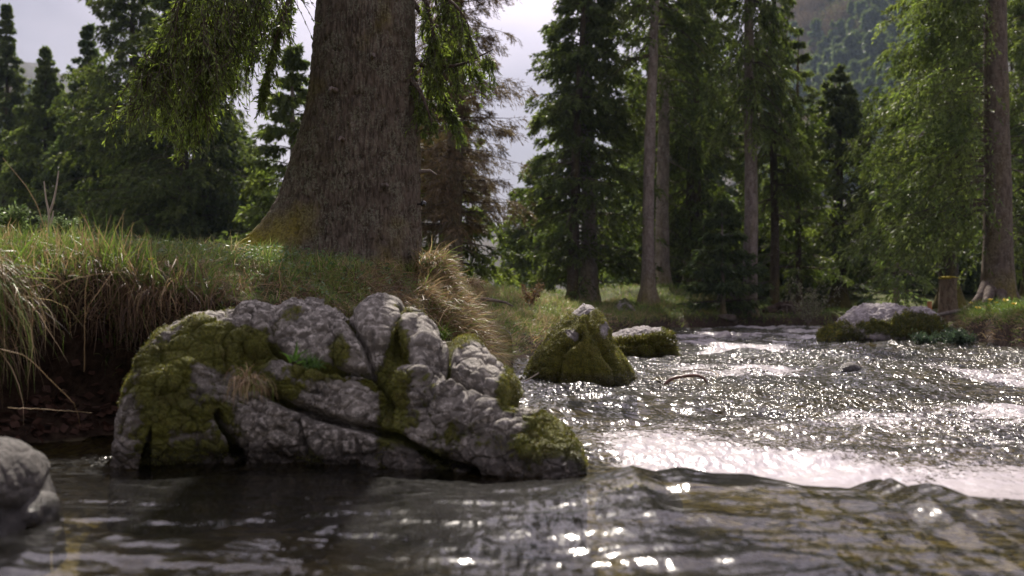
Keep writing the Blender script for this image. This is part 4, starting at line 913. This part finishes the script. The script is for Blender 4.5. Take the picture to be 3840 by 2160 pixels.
# ---------------------------------------------------------------- small things
def tube_thing(name, pts, r0, r1, m, label, cat, k=7, n=24, parent=None, wob=0, seed=3):
    c = np.array(pts, float); s = np.linspace(0, 1, n); kk = np.linspace(0, 1, len(c)); P = np.stack([np.interp(s, kk, c[:, i]) for i in range(3)], 1)
    for _ in range(2): P[1:-1] = (P[:-2] + 2 * P[1:-1] + P[2:]) / 4
    P += RNG(seed).normal(size=P.shape) * wob
    V, Fc = tubes(P, np.linspace(r0, r1, n), k)
    o = build(name, [(V, Fc, 0)], [m], parent)
    if label: tagit(o, label, cat)
    return o
tube_thing('drift_branch', [at(2495, 1440, 9.3), at(2520, 1418, 9.3), at(2580, 1408, 9.3), at(2622, 1408, 9.3), at(2645, 1424, 9.3), at(2662, 1450, 9.3)], .016, .010, WOODR, 'bent reddish branch lying in the water right of the pointed rock', 'branch')
tube_thing('drift_twig', [at(2560, 1392, 10.4), at(2620, 1384, 10.4), at(2672, 1390, 10.3), at(2694, 1404, 10.0), at(2688, 1422, 9.7), at(2665, 1440, 9.3)], .006, .010, WOODP, 'thin pale curved twig in the water behind the reddish branch', 'twig')
tube_thing('leaning_stick', [at(1968, 1430, 9.0), at(1995, 1415, 9.0), at(2022, 1398, 9.0)], .006, .005, WOODP, 'short pale stick leaning out of the water before the pointed rock', 'stick')
tube_thing('dark_root', [at(1845, 1370, 8.2), at(1880, 1395, 8.2), at(1915, 1425, 8.2), at(1945, 1440, 8.2)], .022, .012, BARK_D, 'dark root slanting into the water from the mossy bank stone', 'root')
tube_thing('bank_log', [at(2520, 1196, 28.5), at(2600, 1192, 28.6), at(2700, 1192, 28.6), at(2762, 1190, 28.6)], .10, .09, WOODG, 'long weathered log lying along the far waterline', 'log', wob=.01)
tube_thing('lying_branch', [at(1800, 1120, 14.5), at(1850, 1126, 14.5), at(1900, 1135, 14.5), at(1925, 1150, 14.5)], .03, .008, WOODG, 'grey fallen branch lying in the meadow grass', 'branch')
# posts under the log: old bank revetment
for i, px in enumerate((2560, 2630, 2700, 2752)):
    tube_thing('revetment_post', [at(px, 1232, 28.7), at(px + 2, 1198, 28.7)], .09, .08, WOODG, None, None, n=4); o = bpy.context.scene.collection.objects[-1]
    tagit(o, 'short upright log holding the bank under the long log, ' + ('first', 'second', 'third', 'fourth')[i] + ' from the left', 'post', 'posts under the long log')
# root plate
def blobmesh(c, rad, seed, amp=.25, n=40, sq=1.0):
    th = np.linspace(0, np.pi, n)[:, None]; ph = np.arange(n * 2)[None, :] / (n * 2) * 2 * np.pi
    d = np.stack([np.sin(th) * np.cos(ph), np.sin(th) * np.sin(ph), np.cos(th) + 0 * ph], -1)
    d = np.sign(d) * np.abs(d) ** sq
    rr = 1 + amp * fbm(d[..., 0] * 2.2, d[..., 1] * 2.2, d[..., 2] * 2.2, 5, seed)
    return (d * rr[..., None] * np.array(rad) + np.array(c)).reshape(-1, 3), grid_faces(n, n * 2, True)
V, Fc = blobmesh(at(2738, 1145, 30), (.34, .22, .40), 5, .3, 50, .6)
e = empty('root_plate', tuple(at(2738, 1190, 30))); tagit(e, 'upturned root plate with pale soil and moss on top at the far bank', 'tree root')
build('soil', [(V, Fc, 0)], [plain('root_plate_soil', (.10, .07, .055), (.26, .215, .18), 6, .9, .8, .05)], e)
V, Fc = blobmesh(at(2738, 1102, 30), (.36, .26, .06), 6, .3, 30); build('moss_cap', [(V, Fc, 0)], [ROCK_M], e)
e = empty('torn_root', tuple(at(2960, 1205, 30.5))); tagit(e, 'tangle of torn brown roots at the foot of the thin dark trunks', 'tree root')
r = RNG(9); 
for i in range(9):
    a = at(2905 + r.uniform(0, 120), 1215, 30.4 + r.uniform(-.3, .3)); b = a + np.array([r.uniform(-.5, .5), r.uniform(-.2, .2), r.uniform(.2, .6)]); m_ = (a + b) / 2 + r.normal(size=3) * .12
    tube_thing('root', [a, m_, b], .05, .02, WOODG, None, None, n=8, parent=e)
V, Fc = blobmesh(at(2950, 1185, 30.8), (.55, .3, .35), 16, .5, 40); build('soil', [(V, Fc, 0)], [plain('dark_root_soil', (.04, .025, .018), (.11, .07, .05), 6, .9, .8, .05)], e)
# stump with moss cap
e = empty('tree_stump', tuple(at(3555, 1160, 23))); tagit(e, 'standing brown stump capped with yellow moss beside the big right trunk', 'stump')
sx = at(3555, 1160, 23); z = np.linspace(-.25, .66, 20); P = np.stack([sx[0] + .0 * z, sx[1] + 0 * z, sx[2] + z], -1)
V, Fc = tubes(P, .165 + .07 * np.exp(-np.clip(z + .25, 0, 9) / .2), 28); n_ = fbm(V[:, 0] * 14, V[:, 1] * 14, V[:, 2] * 1.5, 3, 4); V[:, :2] += (V[:, :2] - sx[:2]) * (n_ * .3)[:, None]
build('stem', [(V, Fc, 0)], [bark_mat('stump_bark', (.07, .045, .03), (.20, .15, .10), (.2, .17, .11), scale=12)], e)
V, Fc = blobmesh(sx + np.array([0, 0, .66]), (.172, .172, .035), 8, .5, 24); build('moss_cap', [(V, Fc, 0)], [CUTM], e)
P = np.array([at(3485, 1175, 22.5), at(3486, 1130, 22.5)]); V, Fc = tubes(P[None].repeat(1, 0), np.array([[.055, .05]]), 8)
cap = np.array([[8, 9, 10, 11], [8, 11, 12, 15], [12, 13, 14, 15]]); o = build('marker_post', [(V, np.concatenate([Fc, cap]), 0)], [ORG]); tagit(o, 'short orange brown post left of the mossy topped stump', 'post')
# knob on the trunk
e = empty('black_knob', tuple(at(1586, 764, 8.72))); tagit(e, 'small glossy black knob fixed to the right edge of the great trunk', 'knob')
V, Fc = blobmesh(at(1588, 764, 8.70), (.026, .03, .024), 3, .08, 20); build('knob_head', [(V, Fc, 0)], [BLK], e)
tube_thing('stem', [at(1566, 766, 8.75), at(1585, 765, 8.72)], .008, .008, BLK, None, None, n=4, parent=e)
# big pale roots of the right tree
par_e = bpy.data.objects['right_spruce']
for pts in ([(3700, 1070, 23.4), (3680, 1110, 23.2), (3650, 1140, 23.0), (3615, 1158, 22.8)], [(3715, 1090, 23.2), (3700, 1130, 22.9), (3665, 1155, 22.7)], [(3780, 1080, 23.4), (3810, 1115, 23.3), (3850, 1140, 23.2)], [(3750, 1100, 23.1), (3760, 1150, 22.8)]):
    tube_thing('root', [at(*q) for q in pts], .14, .03, BARK_R, None, None, k=10, parent=par_e)
# surface root along the right bank
tube_thing('surface_root', [at(3640, 1160, 22.3), at(3560, 1172, 21.5), at(3500, 1185, 20.8), at(3440, 1180, 20.5)], .05, .03, WOODG, 'long bare root running from the big right trunk to the pale rock', 'root')
# sprouting shrub
def shrub(name, base, n, hgt, spread, m, leafc, label, seed, cat='shrub', ll=.05, lw=.03, per=10, rad=.012):
    r = RNG(seed); e = empty(name, tuple(base)); tagit(e, label, cat); P = []
    for i in range(n):
        az = r.uniform(0, 6.28); L_ = hgt * r.uniform(.6, 1.1); s = np.linspace(0, 1, 7)[:, None]
        dr = np.array([math.cos(az) * spread * r.uniform(.3, 1), math.sin(az) * spread * .5, 1.]); P.append(base + dr * L_ * s + r.normal(size=(7, 3)) * .03 * s * hgt)
    P = np.array(P); B = P[:, 2:].reshape(-1, 3); D = nrm(r.normal(size=B.shape) + np.array([0, 0, .6])); m2 = 3
    B = np.repeat(B, m2, 0); D = nrm(r.normal(size=B.shape) + np.array([0, 0, .6])); q = np.linspace(0, 1, 4)[None, :, None]; tl = hgt * .22
    TP = B[:, None] + D[:, None] * tl * q
    build('stems', [(*tubes(P, np.broadcast_to(np.linspace(rad, rad * .3, 7), (n, 7)), 5), 0), (*tubes(TP, np.broadcast_to(np.linspace(rad * .35, rad * .15, 4), (len(B), 4)), 3), 0)], [m], e)
    if leafc is not None:
        LP = np.repeat(TP[:, 1:].reshape(-1, 3), per, 0); LP = LP + r.normal(size=LP.shape) * ll * .6
        V = leaves(LP, r.normal(size=LP.shape) + np.array([0, 0, .5]), ll, lw, r); build('leaves', [(V[0], V[1], 0, np.repeat(pick(r, len(LP), leafc), 4, 0))], [GRASS], e, smooth=False)
    return e
shrub('budding_shrub', at(3030, 1215, 28), 9, .95, .9, DTWIG, [(.25, .26, .14), (.32, .32, .2)], 'pale budding shrub leaning over the far water before the dark recess', 31, ll=.045, lw=.03, per=3)
shrub('bank_bush', at(225, 905, 7.4), 22, .13, 1.1, DTWIG, [(.14, .20, .08), (.2, .27, .11)], 'low pale green bush behind the sunlit grass on the left bank', 32, ll=.018, lw=.008, per=5, rad=.004)
shrub('left_shrub', at(40, 900, 13), 10, .30, .7, DTWIG, [(.12, .18, .06), (.18, .24, .09)], 'green shrub beyond the bank at the left frame edge', 33, ll=.05, lw=.03, per=4, rad=.008)
shrub('autumn_shrub', at(1985, 1150, 17), 7, .32, .8, DTWIG, [(.20, .10, .05), (.20, .14, .07)], 'small reddish shrub in the meadow left of the far tall spruces', 34, ll=.03, lw=.02, per=2, rad=.006)
shrub('water_bough', at(3600, 1305, 16.6), 9, .20, 2.2, TWIG, [(.05, .085, .045), (.07, .11, .055)], 'broken green conifer bough lying in the water at the right bank', 35, cat='branch', ll=.06, lw=.014, per=12, rad=.01)
shrub('water_sprig', at(3490, 1300, 16.9), 4, .16, 1.8, TWIG, [(.05, .085, .045), (.07, .11, .055)], 'smaller green conifer sprig left of the broken bough in the water', 36, cat='branch', ll=.05, lw=.014, per=8, rad=.008)
# dry forked stalk and long stalks
e = empty('forked_stalk', tuple(at(180, 860, 7.0))); tagit(e, 'dry forked stalk standing behind the grass on the left', 'dry stalk')
for pts in ([(183, 880, 7), (185, 800, 7), (172, 750, 7), (165, 680, 7)], [(185, 800, 7), (200, 760, 7), (212, 700, 7), (220, 640, 7)], [(180, 870, 7), (196, 820, 7), (200, 790, 7)]):
    tube_thing('stem', [at(*q) for q in pts], .009, .004, WOODP, None, None, n=10, parent=e)
tube_thing('grass_stalk', [at(165, 850, 5.6), at(140, 770, 5.6), at(100, 700, 5.6), at(50, 640, 5.6), at(10, 592, 5.6)], .0028, .0012, STK := plain('dry_stalk', (.30, .20, .09), (.42, .30, .15), 30, .6), 'very long thin stalk bending left over the left bank', 'grass stalk')
for i, (pts, lb) in enumerate([([(340, 970, 4.9), (318, 1110, 4.8), (318, 1250, 4.8), (315, 1395, 4.8)], 'pale broken stalk hanging straight down from the bank edge'),
                  ([(445, 990, 4.9), (330, 1150, 4.8), (322, 1190, 4.8)], 'pale stalk slanting left from the bank edge'), ([(120, 1170, 4.7), (230, 1060, 4.8), (345, 1030, 4.9), (470, 1020, 4.9)], 'long thin stalk lying across the hanging grass'),
                  ([(0, 1310, 4.5), (100, 1330, 4.6), (190, 1430, 4.7), (290, 1520, 4.8), (300, 1600, 4.9)], 'long drooping stalk in front of the dark hollow'), ([(30, 1530, 4.6), (180, 1535, 4.8), (345, 1548, 5.0)], 'pale stalk lying level above the water in the hollow'),
                  ([(1490, 1090, 7.0), (1560, 1130, 6.8), (1680, 1250, 6.6)], 'thin stalk crossing the sunlit grass below the trunk'), ([(1640, 1220, 6.6), (1665, 1170, 6.7), (1690, 1140, 6.8)], 'short straw stalk right of the boulder top')]):
    tube_thing('straw_stalk', [at(*q) for q in pts], .0019, .0011, STK, lb, 'grass stalk', k=5, n=16, seed=i, wob=.001)
# tuft on the boulder, green sprout
def tuft(name, base, n, L_, cols, label, seed, bend=2.0, W=.006, lean=.7, cat='grass tuft', out=(0, -.3, 0)):
    r = RNG(seed); P = np.array(base) + r.normal(size=(n, 3)) * np.array([.02, .02, .006]); D = r.normal(size=(n, 3)) * np.array([lean, lean, .1]) + np.array([0, 0, 1]) + np.array(out)
    V, Fc, C = blades(P, D, L_ * r.uniform(.5, 1.2, n), W, bend, pick(r, n, cols), r, 5); o = build(name, [(V, Fc, 0, C)], [GRASS]); tagit(o, label, cat); return o
tuft('boulder_tuft', at(935, 1440, 4.52), 260, .15, STRAW + GREENS[1:2], 'dry drooping grass tuft growing in the moss on the boulder', 41, 4.0, .004)
tuft('boulder_sprout', at(1105, 1355, 4.62), 9, .09, [(.13, .26, .04)], 'bright green leafy sprout in a crack of the boulder', 42, .8, .014)
tuft('crack_grass', at(1170, 1375, 4.60), 90, .07, [(.09, .18, .03), (.07, .14, .03)], 'short green grass tuft in the boulder crack right of the sprout', 43, 1.0, .004)
tuft('curled_tussock', at(1755, 1075, 10.2), 160, .30, STRAW, 'curled dry grass tussock at the end of the golden bank grass', 44, 3.2, .008, out=(.8, 0, 0))
tuft('trunk_tuft', at(1440, 1010, 8.2), 140, .17, STRAW[:2] + GREENS[:1], 'straw grass tuft at the front foot of the great trunk', 45, 2.2, .006)
tuft('green_tuft', at(1650, 1270, 7.2), 120, .14, GREENS[:2], 'fresh green grass tuft behind the boulder shoulder', 46, 1.4, .006)
# flowers
def flower(name, p, h, rad, m, label, group=None, seed=1, n=8):
    e = empty(name, tuple(p)); tagit(e, label, 'flower', group); p = np.array(p)
    tube_thing('stem', [p, p + np.array([.01, 0, h])], .002, .0015, GRN, None, None, n=4, k=5, parent=e)
    a = np.arange(n) / n * 2 * np.pi; c = p + np.array([.01, 0, h]); P = np.repeat(c[None], n, 0); D = np.stack([np.cos(a), np.sin(a) * .8 - .4, .35 + 0 * a], 1)
    V = leaves(P, D, rad, rad * .8, RNG(seed), up=np.array([0, -2., 2.])); b = blobmesh(c, (rad * .4,) * 3, seed, .1, 6)
    build('blossom', [(V[0], V[1], 0), (b[0], b[1], 0)], [m], e); return e
GRN = plain('green_stem', (.08, .15, .03), (.12, .2, .04), 30, .6)
p = ground_pt(np.array([X(648, 6.2)]), np.array([6.2]))[0]; flower('dandelion', p, .14, .018, YEL, 'single yellow flower in the grass left of the great trunk', n=14)
for i, (px, h) in enumerate(((437, .13), (597, .12), (492, .12))):
    p = ground_pt(np.array([X(px, 5.9)]), np.array([5.9]))[0]; flower('daisy', p, h, .010, WHT, ('white flower head left of the yellow flower, farthest left', 'white flower head just left of the yellow flower', 'small pale bud between the two white flower heads')[i])
src = flower('marsh_marigold', (0, 0, 0), .12, .05, YEL, 'yellow flower in the green clumps on the right bank edge', 'yellow flowers on the right bank', n=7)
r = RNG(3); k_ = 0
for i in range(46):
    px, d = (r.normal(3545, 40), r.uniform(17.6, 19.4)) if i < 24 else (r.uniform(3560, 3840), r.uniform(16.4, 21))
    x = X(px, d); s = float(sdf(np.array([x]), np.array([d]))[0])
    if s < .3: continue
    p = ground_pt(np.array([x]), np.array([d]))[0]
    if k_: 
        c = src.copy(); COL.objects.link(c)
        for ch in src.children: q = ch.copy(); COL.objects.link(q); q.parent = c
    else: c = src
    c.location = p; c.rotation_euler = (0, 0, r.uniform(-.6, .6)); c.scale = (r.uniform(.7, 1.2),) * 3; k_ += 1

# ---------------------------------------------------------------- valley air
hz = bpy.data.materials.new('valley_air'); hz.use_nodes = True; t = hz.node_tree; t.nodes.clear()
o = t.nodes.new('ShaderNodeOutputMaterial'); pv = t.nodes.new('ShaderNodeVolumePrincipled')
pv.inputs['Color'].default_value = (.62, .78, 1.0, 1); pv.inputs['Density'].default_value = .00018; pv.inputs['Anisotropy'].default_value = .3
t.links.new(pv.outputs[0], o.inputs['Volume'])
x0, x1, y0, y1, z0, z1 = -950, 950, -60, 950, -12, 178
bv = np.array([(x, y, z) for x in (x0, x1) for y in (y0, y1) for z in (z0, z1)], float)
bf = np.array([(0, 1, 3, 2), (4, 6, 7, 5), (0, 4, 5, 1), (2, 3, 7, 6), (0, 2, 6, 4), (1, 5, 7, 3)])
g = build('haze', [(bv, bf, 0)], [hz], smooth=False); tagit(g, 'thin bluish haze filling the valley air', 'haze', kind='stuff'); g.display_type = 'WIRE'

for o in SC.objects:
    if o.parent is not None and o.name.startswith('branches'): o['kind'] = 'stuff'
# look-alikes are told apart by their order from the left
dup_ = {}
for o in SC.objects:
    if o.parent is None and o.get('group') and o.get('label') and ('flower' in o['label'] or 'spruce' in o['label'] or 'tree' in o['label'] or 'fir' in o['label']):
        dup_.setdefault(o['label'], []).append(o)
words_ = ['leftmost', 'second from left', 'third from left', 'fourth from left', 'fifth from left', 'sixth from left', 'seventh from left', 'eighth from left', 'ninth from left', 'tenth from left', 'eleventh from left', 'twelfth from left', 'thirteenth from left', 'fourteenth from left', 'fifteenth from left', 'sixteenth from left']
for lb, os_ in dup_.items():
    if 1 < len(os_) <= 16:
        os_.sort(key=lambda q: q.location.x / max(q.location.y, 1))
        for i, o in enumerate(os_): o['label'] = lb + ', ' + words_[i]
